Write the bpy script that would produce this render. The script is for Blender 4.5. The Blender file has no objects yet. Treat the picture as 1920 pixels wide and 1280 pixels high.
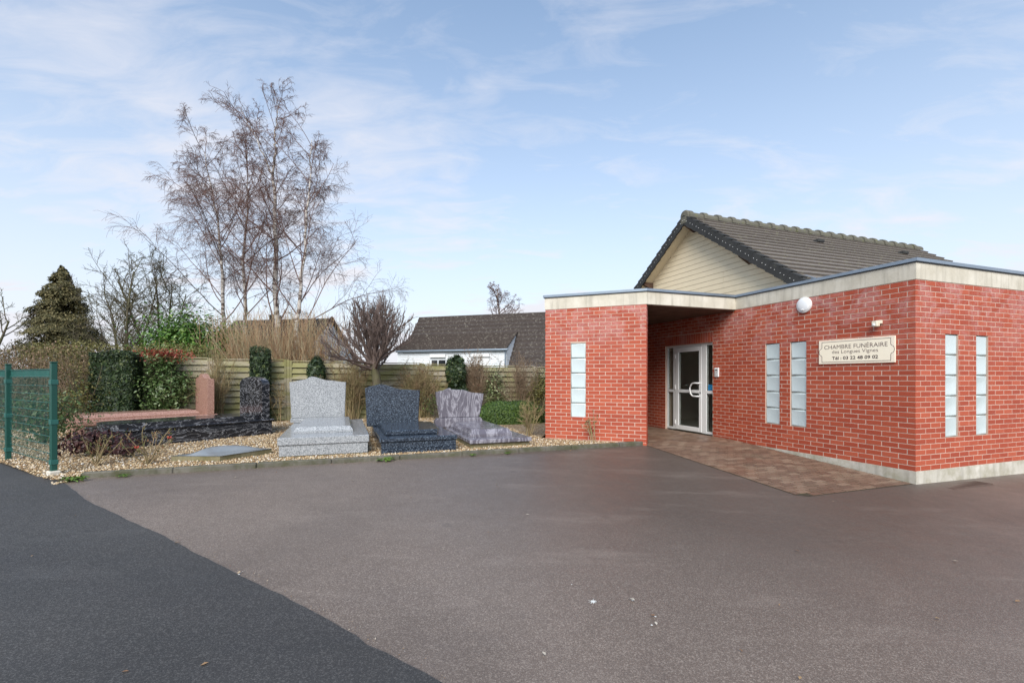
import bpy, bmesh, math, random
import numpy as np
from mathutils import Vector, Matrix
from mathutils.geometry import tessellate_polygon
R = math.radians
scene = bpy.context.scene
col = scene.collection

# ------------------------------------------------------------------ camera, sky, sun, exposure
CAMZ = 1.513
cam = bpy.data.objects.new('camera', bpy.data.cameras.new('camera'))
col.objects.link(cam)
cam.location = (0, 0, CAMZ)
cam.rotation_euler = (R(90), 0, 0)
cam.data.sensor_width = 36.0
cam.data.lens = 874.74 / 1920 * 36
cam.data.shift_y = (705.76 - 640) / 1920
cam.data.clip_end = 3000
scene.camera = cam
SUN_EL, SUN_AZ = 38.0, 188.0          # azimuth clockwise from +Y (the way the camera looks)
world = bpy.data.worlds.new('World'); scene.world = world; world.use_nodes = True
wn = world.node_tree; wn.nodes.clear()
def wnode(t, **k):
    n = wn.nodes.new(t)
    for a, b in k.items(): setattr(n, a, b)
    return n
sky = wnode('ShaderNodeTexSky', sky_type='NISHITA', sun_disc=False)
sky.sun_elevation = R(SUN_EL); sky.sun_rotation = R(SUN_AZ)
sky.air_density = 1.0; sky.dust_density = 0.8; sky.ozone_density = 0.35; sky.altitude = 50
tc = wnode('ShaderNodeTexCoord')
sep = wnode('ShaderNodeSeparateXYZ'); wn.links.new(tc.outputs['Generated'], sep.inputs[0])
def wmath(op, a, b=None):
    m = wnode('ShaderNodeMath', operation=op)
    for i, v in enumerate((a, b)):
        if v is None: continue
        if isinstance(v, (int, float)): m.inputs[i].default_value = v
        else: wn.links.new(v, m.inputs[i])
    return m.outputs[0]
den = wmath('ADD', wmath('MAXIMUM', sep.outputs[2], 0.0), 0.16)
comb = wnode('ShaderNodeCombineXYZ')
wn.links.new(wmath('DIVIDE', sep.outputs[0], den), comb.inputs[0])
wn.links.new(wmath('DIVIDE', sep.outputs[1], den), comb.inputs[1])
def wnoise(scale, detail, rough, loc, sc, rot=0.0):
    mp = wnode('ShaderNodeMapping'); mp.inputs['Location'].default_value = loc
    mp.inputs['Scale'].default_value = sc; mp.inputs['Rotation'].default_value = (0, 0, rot)
    wn.links.new(comb.outputs[0], mp.inputs[0])
    n = wnode('ShaderNodeTexNoise'); n.inputs['Scale'].default_value = scale
    n.inputs['Detail'].default_value = detail; n.inputs['Roughness'].default_value = rough
    n.inputs['Distortion'].default_value = 0.6
    wn.links.new(mp.outputs[0], n.inputs['Vector']); return n.outputs['Fac']
big = wnoise(0.9, 3, 0.5, (-6.1, 3.3, 0), (1, 1, 1))
wisp = wnoise(3.2, 8, 0.62, (6.3, -4.1, 0), (1.0, 2.2, 1), 0.5)
mixn = wmath('ADD', wmath('MULTIPLY', big, 0.62), wmath('MULTIPLY', wisp, 0.42))
cr = wnode('ShaderNodeValToRGB'); wn.links.new(mixn, cr.inputs[0])
cr.color_ramp.elements[0].position = 0.51; cr.color_ramp.elements[0].color = (0, 0, 0, 1)
cr.color_ramp.elements[1].position = 0.74; cr.color_ramp.elements[1].color = (0.8, 0.8, 0.8, 1)
veil = wmath('POWER', wmath('SUBTRACT', 1.0, wmath('MAXIMUM', sep.outputs[2], 0.0)), 1.9)   # thin high haze thickens towards the horizon
cf = wmath('MINIMUM', wmath('ADD', wmath('ADD', wmath('MULTIPLY', cr.outputs[0], 0.70), wmath('MULTIPLY', veil, 1.0)), 0.03), 0.98)
cm = wnode('ShaderNodeMix', data_type='RGBA'); wn.links.new(cf, cm.inputs[0])
tint = wnode('ShaderNodeMix', data_type='RGBA', blend_type='MULTIPLY'); tint.inputs[0].default_value = 1.0; tint.inputs[7].default_value = (0.74, 0.975, 1.05, 1)
wn.links.new(sky.outputs[0], tint.inputs[6]); wn.links.new(tint.outputs[2], cm.inputs[6]); cm.inputs[7].default_value = (3.80, 3.80, 4.08, 1)
bg = wnode('ShaderNodeBackground'); bg.inputs[1].default_value = 0.098
wn.links.new(cm.outputs[2], bg.inputs[0])
wo = wnode('ShaderNodeOutputWorld'); wn.links.new(bg.outputs[0], wo.inputs[0])
sun = bpy.data.objects.new('sun', bpy.data.lights.new('sun', 'SUN')); col.objects.link(sun)
sun.data.energy = 1.9; sun.data.angle = R(40); sun.data.color = (1.0, 0.94, 0.86)
a, e = R(SUN_AZ), R(SUN_EL)
sd = Vector((math.sin(a) * math.cos(e), math.cos(a) * math.cos(e), math.sin(e)))
sun.rotation_euler = sd.to_track_quat('Z', 'Y').to_euler()
vs = scene.view_settings
vs.view_transform = 'Standard'; vs.look = 'None'; vs.gamma = 1.0; vs.use_curve_mapping = False
vs.exposure = 1.25
scene.cycles.max_bounces = 6; scene.cycles.transparent_max_bounces = 12

# ------------------------------------------------------------------ the site frame: origin at the building's near corner
TH = R(19.945); CX, CY = 5.673, 6.552
cu, su = math.cos(TH), math.sin(TH)
def W(u, v, z=0.0): return Vector((CX + u * cu - v * su, CY + u * su + v * cu, z))
SL = 0.065
def gz(u, v):
    """height of the yard: it falls gently from the kerb line to the street"""
    return SL * min(v, 3.3) - 0.019 * min(max(u, 0.0), 9.0)
GRAV = 0.245

# ------------------------------------------------------------------ mesh helpers
class MB:
    def __init__(s): s.v = []; s.f = []; s.r = []
    def add(s, vs, fs, r=0.0):
        o = len(s.v); s.v += [tuple(p) for p in vs]
        for f in fs: s.f.append(tuple(i + o for i in f)); s.r.append(r)
    def box(s, x0, x1, y0, y1, z0, z1, r=0.0, c=0.0, M=None):
        if c > 0:
            vs = []
            for (za, k) in ((z0, c), (z0 + c, 0), (z1 - c, 0), (z1, c)):
                xs0, xs1, ys0, ys1 = x0 + k, x1 - k, y0 + k, y1 - k
                if k == 0:
                    vs += [(x0 + c, y0, za), (x1 - c, y0, za), (x1, y0 + c, za), (x1, y1 - c, za), (x1 - c, y1, za), (x0 + c, y1, za), (x0, y1 - c, za), (x0, y0 + c, za)]
                else:
                    vs += [(x0 + c, y0 + c * .4 + c * .6, za), (x1 - c, y0 + c, za), (x1 - c, y0 + c, za), (x1 - c, y1 - c, za), (x1 - c, y1 - c, za), (x0 + c, y1 - c, za), (x0 + c, y1 - c, za), (x0 + c, y0 + c, za)]
            fs = [(6, 4, 2, 0), (24, 26, 28, 30)]
            for k in range(3):
                for i in range(8):
                    j = (i + 1) % 8
                    if k in (0, 2) and i % 2 == 1:
                        if k == 0: fs.append((k * 8 + i, k * 8 + 8 + j, k * 8 + 8 + i))
                        else: fs.append((k * 8 + i, k * 8 + j, k * 8 + 8 + i))
                    else: fs.append((k * 8 + i, k * 8 + j, k * 8 + 8 + j, k * 8 + 8 + i))
        else:
            vs = [(x0, y0, z0), (x1, y0, z0), (x1, y1, z0), (x0, y1, z0), (x0, y0, z1), (x1, y0, z1), (x1, y1, z1), (x0, y1, z1)]
            fs = [(3, 2, 1, 0), (4, 5, 6, 7), (0, 1, 5, 4), (1, 2, 6, 5), (2, 3, 7, 6), (3, 0, 4, 7)]
        if M is not None: vs = [M @ Vector(p) for p in vs]
        s.add(vs, fs, r); return s
    def prism(s, poly, axis, a0, a1, r=0.0):
        """poly: 2-D outline (anticlockwise); axis: 'x','y','z' is the extrusion axis"""
        def P(p, a):
            return {'x': (a, p[0], p[1]), 'y': (p[0], a, p[1]), 'z': (p[0], p[1], a)}[axis]
        n = len(poly); vs = [P(p, a0) for p in poly] + [P(p, a1) for p in poly]
        fs = [tuple(range(n))[::-1], tuple(range(n, 2 * n))] + [(i, (i + 1) % n, n + (i + 1) % n, n + i) for i in range(n)]
        if axis == 'y': fs = [f[::-1] for f in fs]
        s.add(vs, fs, r); return s
    def tube(s, pts, rad, k=8, r=0.0, caps=True):
        pts = [Vector(p) for p in pts]; rings = []
        rad = rad if isinstance(rad, (list, tuple)) else [rad] * len(pts)
        vs = []
        for i, p in enumerate(pts):
            d = (pts[min(i + 1, len(pts) - 1)] - pts[max(i - 1, 0)]).normalized()
            a = d.orthogonal().normalized() if abs(d.z) > .95 else d.cross(Vector((0, 0, 1))).normalized()
            b = d.cross(a)
            for j in range(k):
                t = 2 * math.pi * j / k; vs.append(p + (a * math.cos(t) + b * math.sin(t)) * rad[i])
        fs = [(i * k + j, i * k + (j + 1) % k, (i + 1) * k + (j + 1) % k, (i + 1) * k + j) for i in range(len(pts) - 1) for j in range(k)]
        if caps: fs += [tuple(range(k))[::-1], tuple(range((len(pts) - 1) * k, len(pts) * k))]
        s.add(vs, fs, r); return s
    def lathe(s, prof, k=20, M=None, r=0.0):
        vs = []
        for (q, z) in prof:
            for j in range(k):
                t = 2 * math.pi * j / k; vs.append(Vector((q * math.cos(t), q * math.sin(t), z)))
        if M is not None: vs = [M @ p for p in vs]
        fs = [(i * k + j, i * k + (j + 1) % k, (i + 1) * k + (j + 1) % k, (i + 1) * k + j) for i in range(len(prof) - 1) for j in range(k)]
        fs += [tuple(range(k))[::-1], tuple(range((len(prof) - 1) * k, len(prof) * k))]
        s.add(vs, fs, r); return s
    def mesh(s, name):
        me = bpy.data.meshes.new(name); me.from_pydata(s.v, [], s.f)
        if any(s.r):
            at = me.attributes.new('rnd', 'FLOAT', 'FACE'); at.data.foreach_set('value', s.r)
        me.update(); return me
    def build(s, name, m, parent=None, smooth=False, recalc=True):
        me = s.mesh(name); me.materials.append(m)
        if recalc: bm = bmesh.new(); bm.from_mesh(me); bmesh.ops.recalc_face_normals(bm, faces=bm.faces); bm.to_mesh(me); bm.free()
        if smooth: me.polygons.foreach_set('use_smooth', [True] * len(me.polygons))
        return link(bpy.data.objects.new(name, me), parent)
def link(o, parent=None):
    col.objects.link(o)
    if parent is not None: o.parent = parent
    return o
def tag(o, label=None, cat=None, group=None, kind=None):
    for k, x in (('label', label), ('category', cat), ('group', group), ('kind', kind)):
        if x: o[k] = x
    return o
def thing(name, label, cat, loc, rz=0.0, group=None, kind=None):
    o = bpy.data.objects.new(name, None); o.empty_display_size = .2; link(o)
    o.location = loc; o.rotation_euler = (0, 0, rz)
    return tag(o, label, cat, group, kind)
def site(name, label, cat, u, v, z=0.0, rz=0.0, group=None, kind=None):
    return thing(name, label, cat, W(u, v, z), TH + rz, group, kind)
def np_mesh(name, verts, faces, m, parent=None, rnd=None, smooth=False):
    verts = np.asarray(verts, dtype=np.float32); faces = np.asarray(faces, dtype=np.int32)
    me = bpy.data.meshes.new(name); k = faces.shape[1]
    me.vertices.add(len(verts)); me.vertices.foreach_set('co', verts.ravel())
    me.loops.add(faces.size); me.loops.foreach_set('vertex_index', faces.ravel())
    me.polygons.add(len(faces)); me.polygons.foreach_set('loop_start', np.arange(0, faces.size, k, dtype=np.int32))
    me.polygons.foreach_set('loop_total', np.full(len(faces), k, dtype=np.int32))
    if rnd is not None:
        at = me.attributes.new('rnd', 'FLOAT', 'FACE'); at.data.foreach_set('value', np.asarray(rnd, dtype=np.float32))
    if smooth: me.polygons.foreach_set('use_smooth', np.ones(len(faces), dtype=bool))
    me.update(calc_edges=True); me.materials.append(m)
    return link(bpy.data.objects.new(name, me), parent)
def seg_mesh(name, segs, m, parent=None, k=4, rnd=None):
    """tapering k-sided rods from (p, q, r0, r1)"""
    A = np.array([s[0] for s in segs], dtype=float); B = np.array([s[1] for s in segs], dtype=float)
    r0 = np.array([s[2] for s in segs]); r1 = np.array([s[3] for s in segs])
    d = B - A; L = np.linalg.norm(d, axis=1, keepdims=True); L[L == 0] = 1; d /= L
    ref = np.where(np.abs(d[:, 2:3]) > .9, np.array([[1., 0, 0]]), np.array([[0., 0, 1]]))
    a = np.cross(d, ref); a /= np.linalg.norm(a, axis=1, keepdims=True); b = np.cross(d, a)
    n = len(segs); V = np.zeros((n, 2 * k, 3))
    B2 = B + d * r1[:, None] * .4
    for j in range(k):
        t = 2 * math.pi * j / k; o = a * math.cos(t) + b * math.sin(t)
        V[:, j] = A + o * r0[:, None]; V[:, k + j] = B2 + o * r1[:, None]
    base = (np.arange(n) * 2 * k)[:, None]
    F = np.stack([np.concatenate([base + j, base + (j + 1) % k, base + k + (j + 1) % k, base + k + j], axis=1) for j in range(k)], axis=1).reshape(-1, 4)
    rr = None
    if rnd is not None: rr = np.repeat(np.asarray(rnd), k)
    return np_mesh(name, V.reshape(-1, 3), F, m, parent, rr, smooth=(k > 4))
def leaf_mesh(name, cen, nrm, size, m, parent=None, asp=.5, rng=None, rnd=None, droop=0.0):
    """pointed four-cornered leaves, folded along the midrib"""
    n = len(cen); rng = rng or np.random.default_rng(1)
    nrm = nrm / (np.linalg.norm(nrm, axis=1, keepdims=True) + 1e-9)
    t = rng.normal(size=(n, 3)); t[:, 2] -= droop; t -= (t * nrm).sum(1, keepdims=True) * nrm; t /= np.linalg.norm(t, axis=1, keepdims=True) + 1e-9
    b = np.cross(nrm, t); s = np.asarray(size).reshape(-1, 1) * np.ones((n, 1))
    V = np.stack([cen - t * s * .5, cen + b * s * asp * .5 + nrm * s * .08, cen + t * s * .5, cen - b * s * asp * .5 + nrm * s * .08], axis=1)
    base = (np.arange(n) * 4)[:, None]
    F = np.concatenate([np.concatenate([base, base + 1, base + 2], 1), np.concatenate([base, base + 2, base + 3], 1)], axis=0)
    rnd = rng.random(n) if rnd is None else rnd
    return np_mesh(name, V.reshape(-1, 3), F, m, parent, np.concatenate([rnd, rnd]))

# ------------------------------------------------------------------ materials
class Mat:
    def __init__(s, name, rough=.6, spec=.5, metal=0.0):
        s.m = bpy.data.materials.new(name); s.m.use_nodes = True; s.t = s.m.node_tree
        s.b = s.t.nodes['Principled BSDF']; s.b.inputs['Roughness'].default_value = rough
        s.b.inputs['Specular IOR Level'].default_value = spec; s.b.inputs['Metallic'].default_value = metal
    def n(s, t, **k):
        x = s.t.nodes.new(t)
        for a, b in k.items(): setattr(x, a, b)
        return x
    def lk(s, a, b): s.t.links.new(a, b)
    def put(s, sock, v):
        if isinstance(v, (int, float)): sock.default_value = v
        elif isinstance(v, tuple): sock.default_value = v if len(v) == len(sock.default_value) else (*v, 1)
        else: s.lk(v, sock)
    def pos(s): return s.n('ShaderNodeNewGeometry').outputs['Position']
    def obj(s): return s.n('ShaderNodeTexCoord').outputs['Object']
    def map(s, vec, sc=(1, 1, 1), rot=(0, 0, 0), loc=(0, 0, 0)):
        m = s.n('ShaderNodeMapping'); m.inputs['Scale'].default_value = sc; m.inputs['Rotation'].default_value = rot; m.inputs['Location'].default_value = loc
        s.lk(vec, m.inputs[0]); return m.outputs[0]
    def noise(s, vec, scale, detail=4, rough=.55, dist=0.0, out='Fac'):
        x = s.n('ShaderNodeTexNoise'); x.inputs['Scale'].default_value = scale; x.inputs['Detail'].default_value = detail
        x.inputs['Roughness'].default_value = rough; x.inputs['Distortion'].default_value = dist
        s.lk(vec, x.inputs['Vector']); return x.outputs[out]
    def voro(s, vec, scale, feature='F1', out='Distance', rnd=1.0):
        x = s.n('ShaderNodeTexVoronoi', feature=feature); x.inputs['Scale'].default_value = scale; x.inputs['Randomness'].default_value = rnd
        s.lk(vec, x.inputs['Vector']); return x.outputs[out]
    def ramp(s, fac, stops, interp='LINEAR'):
        x = s.n('ShaderNodeValToRGB'); x.color_ramp.interpolation = interp; e = x.color_ramp.elements
        while len(e) < len(stops): e.new(.5)
        for i, (p, c) in enumerate(stops):
            e[i].position = p; e[i].color = (c, c, c, 1) if isinstance(c, (int, float)) else (*c, 1)
        s.lk(fac, x.inputs[0]); return x.outputs[0]
    def math(s, op, a, b=0.0, clamp=False):
        x = s.n('ShaderNodeMath', operation=op, use_clamp=clamp); s.put(x.inputs[0], a); s.put(x.inputs[1], b); return x.outputs[0]
    def mix(s, fac, a, b, mode='MIX'):
        x = s.n('ShaderNodeMix', data_type='RGBA', blend_type=mode); s.put(x.inputs[0], fac); s.put(x.inputs[6], a); s.put(x.inputs[7], b); return x.outputs[2]
    def color(s, v): s.put(s.b.inputs['Base Color'], v); return s
    def rough(s, v): s.put(s.b.inputs['Roughness'], v); return s
    def bump(s, h, strength=.5, dist=.01):
        x = s.n('ShaderNodeBump'); x.inputs['Strength'].default_value = strength; x.inputs['Distance'].default_value = dist
        s.lk(h, x.inputs['Height']); s.lk(x.outputs[0], s.b.inputs['Normal']); return s
    def attr(s, name='rnd'): return s.n('ShaderNodeAttribute', attribute_name=name).outputs['Fac']
    def orand(s): return s.n('ShaderNodeObjectInfo').outputs['Random']
    def z(s, vec): x = s.n('ShaderNodeSeparateXYZ'); s.lk(vec, x.inputs[0]); return x.outputs[2]
def simple(name, c, rough=.5, var=.12, scale=14, spec=.5, metal=0.0, bump=0.0):
    m = Mat(name, rough, spec, metal); p = m.pos(); f = m.noise(p, scale, 5)
    m.color(m.mix(f, tuple(x * (1 - var) for x in c), tuple(min(1, x * (1 + var)) for x in c)))
    if bump: m.bump(m.noise(p, scale * 6, 4), bump, .005)
    return m.m
def asphalt(name, c0, c1, stone, wet, puddle=None):
    m = Mat(name, .6, .6); p = m.pos()
    big = m.noise(p, .55, 4, .6); mid = m.noise(p, 5, 5, .6)
    fine = m.noise(p, 150, 3, .6); cell = m.voro(p, 135, out='Color'); grit = m.voro(p, 135)
    base = m.mix(m.ramp(big, [(.3, 0.0), (.7, 1.0)]), c0, c1)
    base = m.mix(m.math('MULTIPLY', mid, .45), base, tuple(x * .72 for x in c0))
    gs = m.n('ShaderNodeSeparateColor'); m.lk(cell, gs.inputs[0])
    pick = m.ramp(gs.outputs[0], [(.55, 0.0), (.98, 1.0)])
    base = m.mix(m.math('MULTIPLY', pick, .42), base, stone)
    dark = m.ramp(fine, [(.36, 1.0), (.52, 0.0)])
    base = m.mix(m.math('MULTIPLY', dark, .6), base, tuple(x * .35 for x in c0))
    m.color(base)
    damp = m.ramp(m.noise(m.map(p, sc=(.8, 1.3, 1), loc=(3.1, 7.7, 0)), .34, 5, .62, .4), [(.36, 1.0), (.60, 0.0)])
    scuff = m.ramp(m.noise(m.map(p, sc=(.5, 2.6, 1), rot=(0, 0, .5)), .9, 6, .7), [(.55, 0.0), (.78, 1.0)])
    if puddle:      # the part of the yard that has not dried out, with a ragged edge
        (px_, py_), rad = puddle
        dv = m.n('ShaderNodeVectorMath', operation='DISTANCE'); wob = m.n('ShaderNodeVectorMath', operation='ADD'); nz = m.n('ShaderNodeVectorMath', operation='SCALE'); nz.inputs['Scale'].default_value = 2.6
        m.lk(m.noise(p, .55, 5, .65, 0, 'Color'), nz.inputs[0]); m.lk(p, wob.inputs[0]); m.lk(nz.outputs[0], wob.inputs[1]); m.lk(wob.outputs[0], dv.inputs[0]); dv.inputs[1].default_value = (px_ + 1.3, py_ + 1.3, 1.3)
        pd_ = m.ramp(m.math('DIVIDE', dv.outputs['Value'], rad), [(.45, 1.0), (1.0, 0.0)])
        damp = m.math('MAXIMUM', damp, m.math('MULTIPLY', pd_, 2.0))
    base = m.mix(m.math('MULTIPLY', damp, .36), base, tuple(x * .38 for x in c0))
    base = m.mix(m.math('MULTIPLY', scuff, .16), base, stone)
    blot = m.ramp(m.voro(m.map(p, loc=(1.3, .4, 0)), 1.15), [(.035, 1.0), (.075, 0.0)])
    base = m.mix(m.math('MULTIPLY', blot, .30), base, tuple(x * .35 for x in c0))
    m.color(base)
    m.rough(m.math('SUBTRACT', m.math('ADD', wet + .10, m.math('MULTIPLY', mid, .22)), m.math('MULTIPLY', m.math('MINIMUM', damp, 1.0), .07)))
    m.bump(m.math('ADD', m.math('MULTIPLY', grit, .8), m.math('MULTIPLY', fine, .5)), .30, .004)
    return m.m
def brick_mat(name, single):
    m = Mat(name, .7, .3); p = m.pos(); r = m.orand() if single else m.attr()
    c = m.ramp(r, [(0, (.32, .058, .028)), (.3, (.36, .067, .032)), (.7, (.39, .078, .036)), (1, (.44, .100, .050))])
    c = m.mix(m.math('MULTIPLY', m.noise(p, 38, 5, .65), .40), c, (.28, .052, .032))
    # lime bloom: patches that sit mostly in the top courses
    zz = m.z(p); hi = m.ramp(m.math('MULTIPLY', zz, .3333), [(.55, 0.0), (.80, .7), (.93, 1.0)])
    pat = m.ramp(m.noise(p, 2.3, 6, .68, .8), [(.45, 0.0), (.62, 1.0)])
    streak = m.ramp(m.noise(m.map(p, sc=(9, 9, 16)), 2.0, 5, .7), [(.35, .3), (.65, 1.0)])
    bl = m.math('MULTIPLY', m.math('MULTIPLY', hi, pat), streak)
    c = m.mix(m.math('MULTIPLY', bl, .60), c, (.52, .34, .34))
    m.color(c); m.rough(m.ramp(m.noise(p, 6, 4), [(.3, .42), (.7, .72)]))
    m.bump(m.noise(p, 110, 5, .6), .35, .004); return m.m
def mortar_mat():
    m = Mat('mortar', .9, .2); p = m.pos()
    m.color(m.mix(m.noise(p, 3.5, 5), (.43, .31, .245), (.60, .46, .38))); m.bump(m.noise(p, 160, 3), .5, .004); return m.m
def concrete_mat(name, c0, c1, moss=.0, mossy=(.10, .11, .04)):
    m = Mat(name, .85, .25); p = m.pos()
    c = m.mix(m.ramp(m.noise(p, 2.2, 6, .65), [(.3, 0.0), (.72, 1.0)]), c0, c1)
    drip = m.noise(m.map(p, sc=(7, 7, .8)), 1.6, 5, .6)
    c = m.mix(m.math('MULTIPLY', m.ramp(drip, [(.50, 0.0), (.74, 1.0)]), .6), c, tuple(x * .6 for x in c0))
    if moss: c = m.mix(m.math('MULTIPLY', m.ramp(m.noise(p, 4.5, 6, .7), [(.42, 0.0), (.62, 1.0)]), moss), c, mossy)
    m.color(c); m.bump(m.noise(p, 70, 6, .65), .4, .004); return m.m
def granite(name, stops, scale, rough=.14, warp=.0, extra=None):
    m = Mat(name, rough, .5); p = m.obj(); q = m.n('ShaderNodeVectorMath', operation='ADD')
    m.lk(p, q.inputs[0]); m.lk(m.n('ShaderNodeObjectInfo').outputs['Location'], q.inputs[1]); p = q.outputs[0]
    cell = m.voro(p, scale, out='Color'); g = m.n('ShaderNodeSeparateColor'); m.lk(cell, g.inputs[0])
    f = m.math('ADD', m.math('MULTIPLY', g.outputs[0], .62), m.math('MULTIPLY', m.noise(p, scale * 1.6, 3, .6), .38))
    c = m.ramp(f, stops)
    if extra: c = extra(m, p, c)
    m.color(c); m.rough(m.math('ADD', rough, m.math('MULTIPLY', m.noise(p, 9, 4), .10)))
    return m.m
def veined(name, c0, c1, vein, rot, sc, scale, rough, lo, hi, amt, thr):
    m = Mat(name, rough, .5); p = m.obj(); v = m.map(p, sc=sc, rot=rot)
    a = m.noise(v, scale, 7, .62, 2.2); b = m.noise(v, scale * 3.1, 6, .65, 1.5)
    c = m.mix(m.noise(p, 3, 5), c0, c1)
    ridge = m.math('ABSOLUTE', m.math('SUBTRACT', a, .5))
    c = m.mix(m.ramp(ridge, [(lo, 1.0), (hi, 0.0)]), c, vein)
    c = m.mix(m.math('MULTIPLY', m.ramp(b, [(thr, 0.0), (thr + .16, 1.0)]), amt), c, vein)
    m.color(c); return m.m
def leaf_mat(name, stops, rough=.5, trans=.12, single=False):
    m = Mat(name, rough, .35); r = m.attr()
    c = m.mix(m.math('MULTIPLY', m.noise(m.pos(), 2.2, 3), .35), m.ramp(r, stops), tuple(x * .6 for x in stops[0][1]))
    m.color(c); m.b.inputs['Subsurface Weight'].default_value = 0.0
    if trans:
        tr = m.n('ShaderNodeBsdfTranslucent'); m.lk(c, tr.inputs[0]); ms = m.n('ShaderNodeMixShader'); ms.inputs[0].default_value = trans
        m.lk(m.b.outputs[0], ms.inputs[1]); m.lk(tr.outputs[0], ms.inputs[2]); m.lk(ms.outputs[0], m.t.nodes['Material Output'].inputs[0])
    return m.m
def bark_mat(name, c0, c1, scale=6, zs=.4, moss=None):
    m = Mat(name, .85, .2); p = m.pos(); f = m.noise(m.map(p, sc=(1, 1, zs)), scale, 5, .65)
    c = m.mix(m.ramp(f, [(.35, 0.0), (.65, 1.0)]), c0, c1)
    if moss: c = m.mix(m.math('MULTIPLY', m.ramp(m.noise(p, 3, 5), [(.4, 0.0), (.6, 1.0)]), .6), c, moss)
    m.color(c); m.bump(m.noise(p, 60, 4), .4, .006); return m.m
def wood_fence_mat(name):
    m = Mat(name, .8, .25); p = m.obj(); wp = m.pos()
    g = m.noise(m.map(p, sc=(1.2, 14, 22)), 3, 6, .6)
    c = m.mix(m.ramp(g, [(.3, 0.0), (.7, 1.0)]), (.24, .20, .145), (.43, .385, .305))
    c = m.mix(m.math('MULTIPLY', m.orand(), .35), c, (.30, .27, .22))
    alg = m.noise(m.map(wp, sc=(.55, .55, 1.6)), 1.4, 5, .65)
    c = m.mix(m.math('MULTIPLY', m.ramp(alg, [(.40, 0.0), (.60, 1.0)]), .75), c, (.205, .20, .052))
    m.color(c); m.bump(g, .3, .004); return m.m
def roof_tile_mat(name, c0, c1, lichen, amount):
    m = Mat(name, .85, .2); p = m.pos()
    c = m.mix(m.noise(p, 5, 5, .6), c0, c1); c = m.mix(m.math('MULTIPLY', m.orand(), .25), c, tuple(x * .7 for x in c0))
    c = m.mix(m.math('MULTIPLY', m.ramp(m.noise(p, 9, 6, .75), [(.55, 0.0), (.68, 1.0)]), amount), c, lichen)
    m.color(c); m.bump(m.noise(p, 60, 4), .4, .004); return m.m

MT = {}
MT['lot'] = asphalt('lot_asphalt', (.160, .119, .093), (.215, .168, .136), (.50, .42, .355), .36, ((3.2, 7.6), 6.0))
MT['road'] = asphalt('road_asphalt', (.040, .036, .033), (.060, .055, .051), (.19, .18, .17), .50)
MT['brick'] = brick_mat('red_brick', True); MT['brick_j'] = brick_mat('red_brick_run', False); MT['mortar'] = mortar_mat()
MT['fascia'] = concrete_mat('fascia_concrete', (.47, .43, .35), (.66, .62, .54))
MT['plinth'] = concrete_mat('plinth_concrete', (.40, .37, .31), (.60, .57, .51), .45, (.22, .20, .11))
MT['kerb'] = concrete_mat('kerb_concrete', (.085, .080, .066), (.16, .148, .122), .75, (.060, .062, .025))
MT['grout'] = concrete_mat('grey_grout', (.16, .17, .15), (.27, .28, .25))
MT['footing'] = concrete_mat('footing_concrete', (.17, .145, .085), (.27, .24, .15), .6, (.115, .105, .035))
MT['zinc'] = simple('zinc', (.26, .31, .37), .38, .18, 5, .5, .55)
MT['zinc_dark'] = simple('dark_drip_edge', (.035, .040, .046), .5)
MT['white'] = simple('white_aluminium', (.72, .72, .72), .35, .05)
MT['plastic'] = simple('cream_plastic', (.66, .60, .48), .45, .06)
MT['lampglass'] = simple('opal_lamp_cover', (.78, .79, .80), .28, .03)
MT['dark'] = simple('dark_gasket', (.015, .015, .016), .5)
MT['steel'] = simple('steel', (.42, .43, .44), .35, .1, 20, .5, .9)
MT['soffit'] = bark_mat('soffit_timber', (.085, .050, .035), (.14, .085, .062), 4, 1.0)
MT['clad'] = simple('cream_cladding', (.78, .65, .45), .6, .06, 5)
MT['inner'] = simple('interior_plaster', (.78, .75, .68), .9)
MT['green_metal'] = simple('green_coated_steel', (.005, .062, .046), .42, .15, 6)
MT['green_wire'] = simple('green_coated_wire', (.018, .105, .088), .45, .15, 6)
MT['tile'] = roof_tile_mat('brown_roof_tile', (.140, .120, .105), (.205, .180, .160), (.30, .29, .20), .65)
MT['ridge'] = roof_tile_mat('mossy_ridge_tile', (.105, .100, .085), (.16, .150, .115), (.155, .165, .055), .75)
MT['verge'] = roof_tile_mat('dark_verge_tile', (.032, .033, .034), (.055, .055, .054), (.12, .12, .09), .3)
MT['tile2'] = roof_tile_mat('neighbour_roof_tile', (.046, .037, .034), (.085, .068, .060), (.34, .32, .27), .7)
MT['wood'] = wood_fence_mat('mossy_fence_wood')
MT['housewhite'] = simple('white_weatherboard', (.68, .71, .74), .6, .05)
MT['glass_dark'] = simple('dark_window_glass', (.02, .022, .025), .08, .1)
m = Mat('glass_block', .22, .5); p = m.obj()
c = m.mix(m.noise(p, 3.0, 3), (.46, .535, .545), (.58, .645, .65)); m.color(m.mix(m.math('MULTIPLY', m.orand(), .3), c, (.42, .49, .51)))
m.bump(m.noise(m.map(p, sc=(55, 20, 9)), 1.0, 3), .55, .006); m.b.inputs['Coat Weight'].default_value = .5; m.b.inputs['Coat Roughness'].default_value = .08; MT['gblock'] = m.m
m = Mat('clear_glass'); gl = m.n('ShaderNodeBsdfGlossy'); gl.inputs['Roughness'].default_value = .02; gl.inputs[0].default_value = (.9, .93, .92, 1)
tr = m.n('ShaderNodeBsdfTransparent'); tr.inputs[0].default_value = (.86, .88, .86, 1); fr = m.n('ShaderNodeLayerWeight'); fr.inputs[0].default_value = .5
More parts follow.
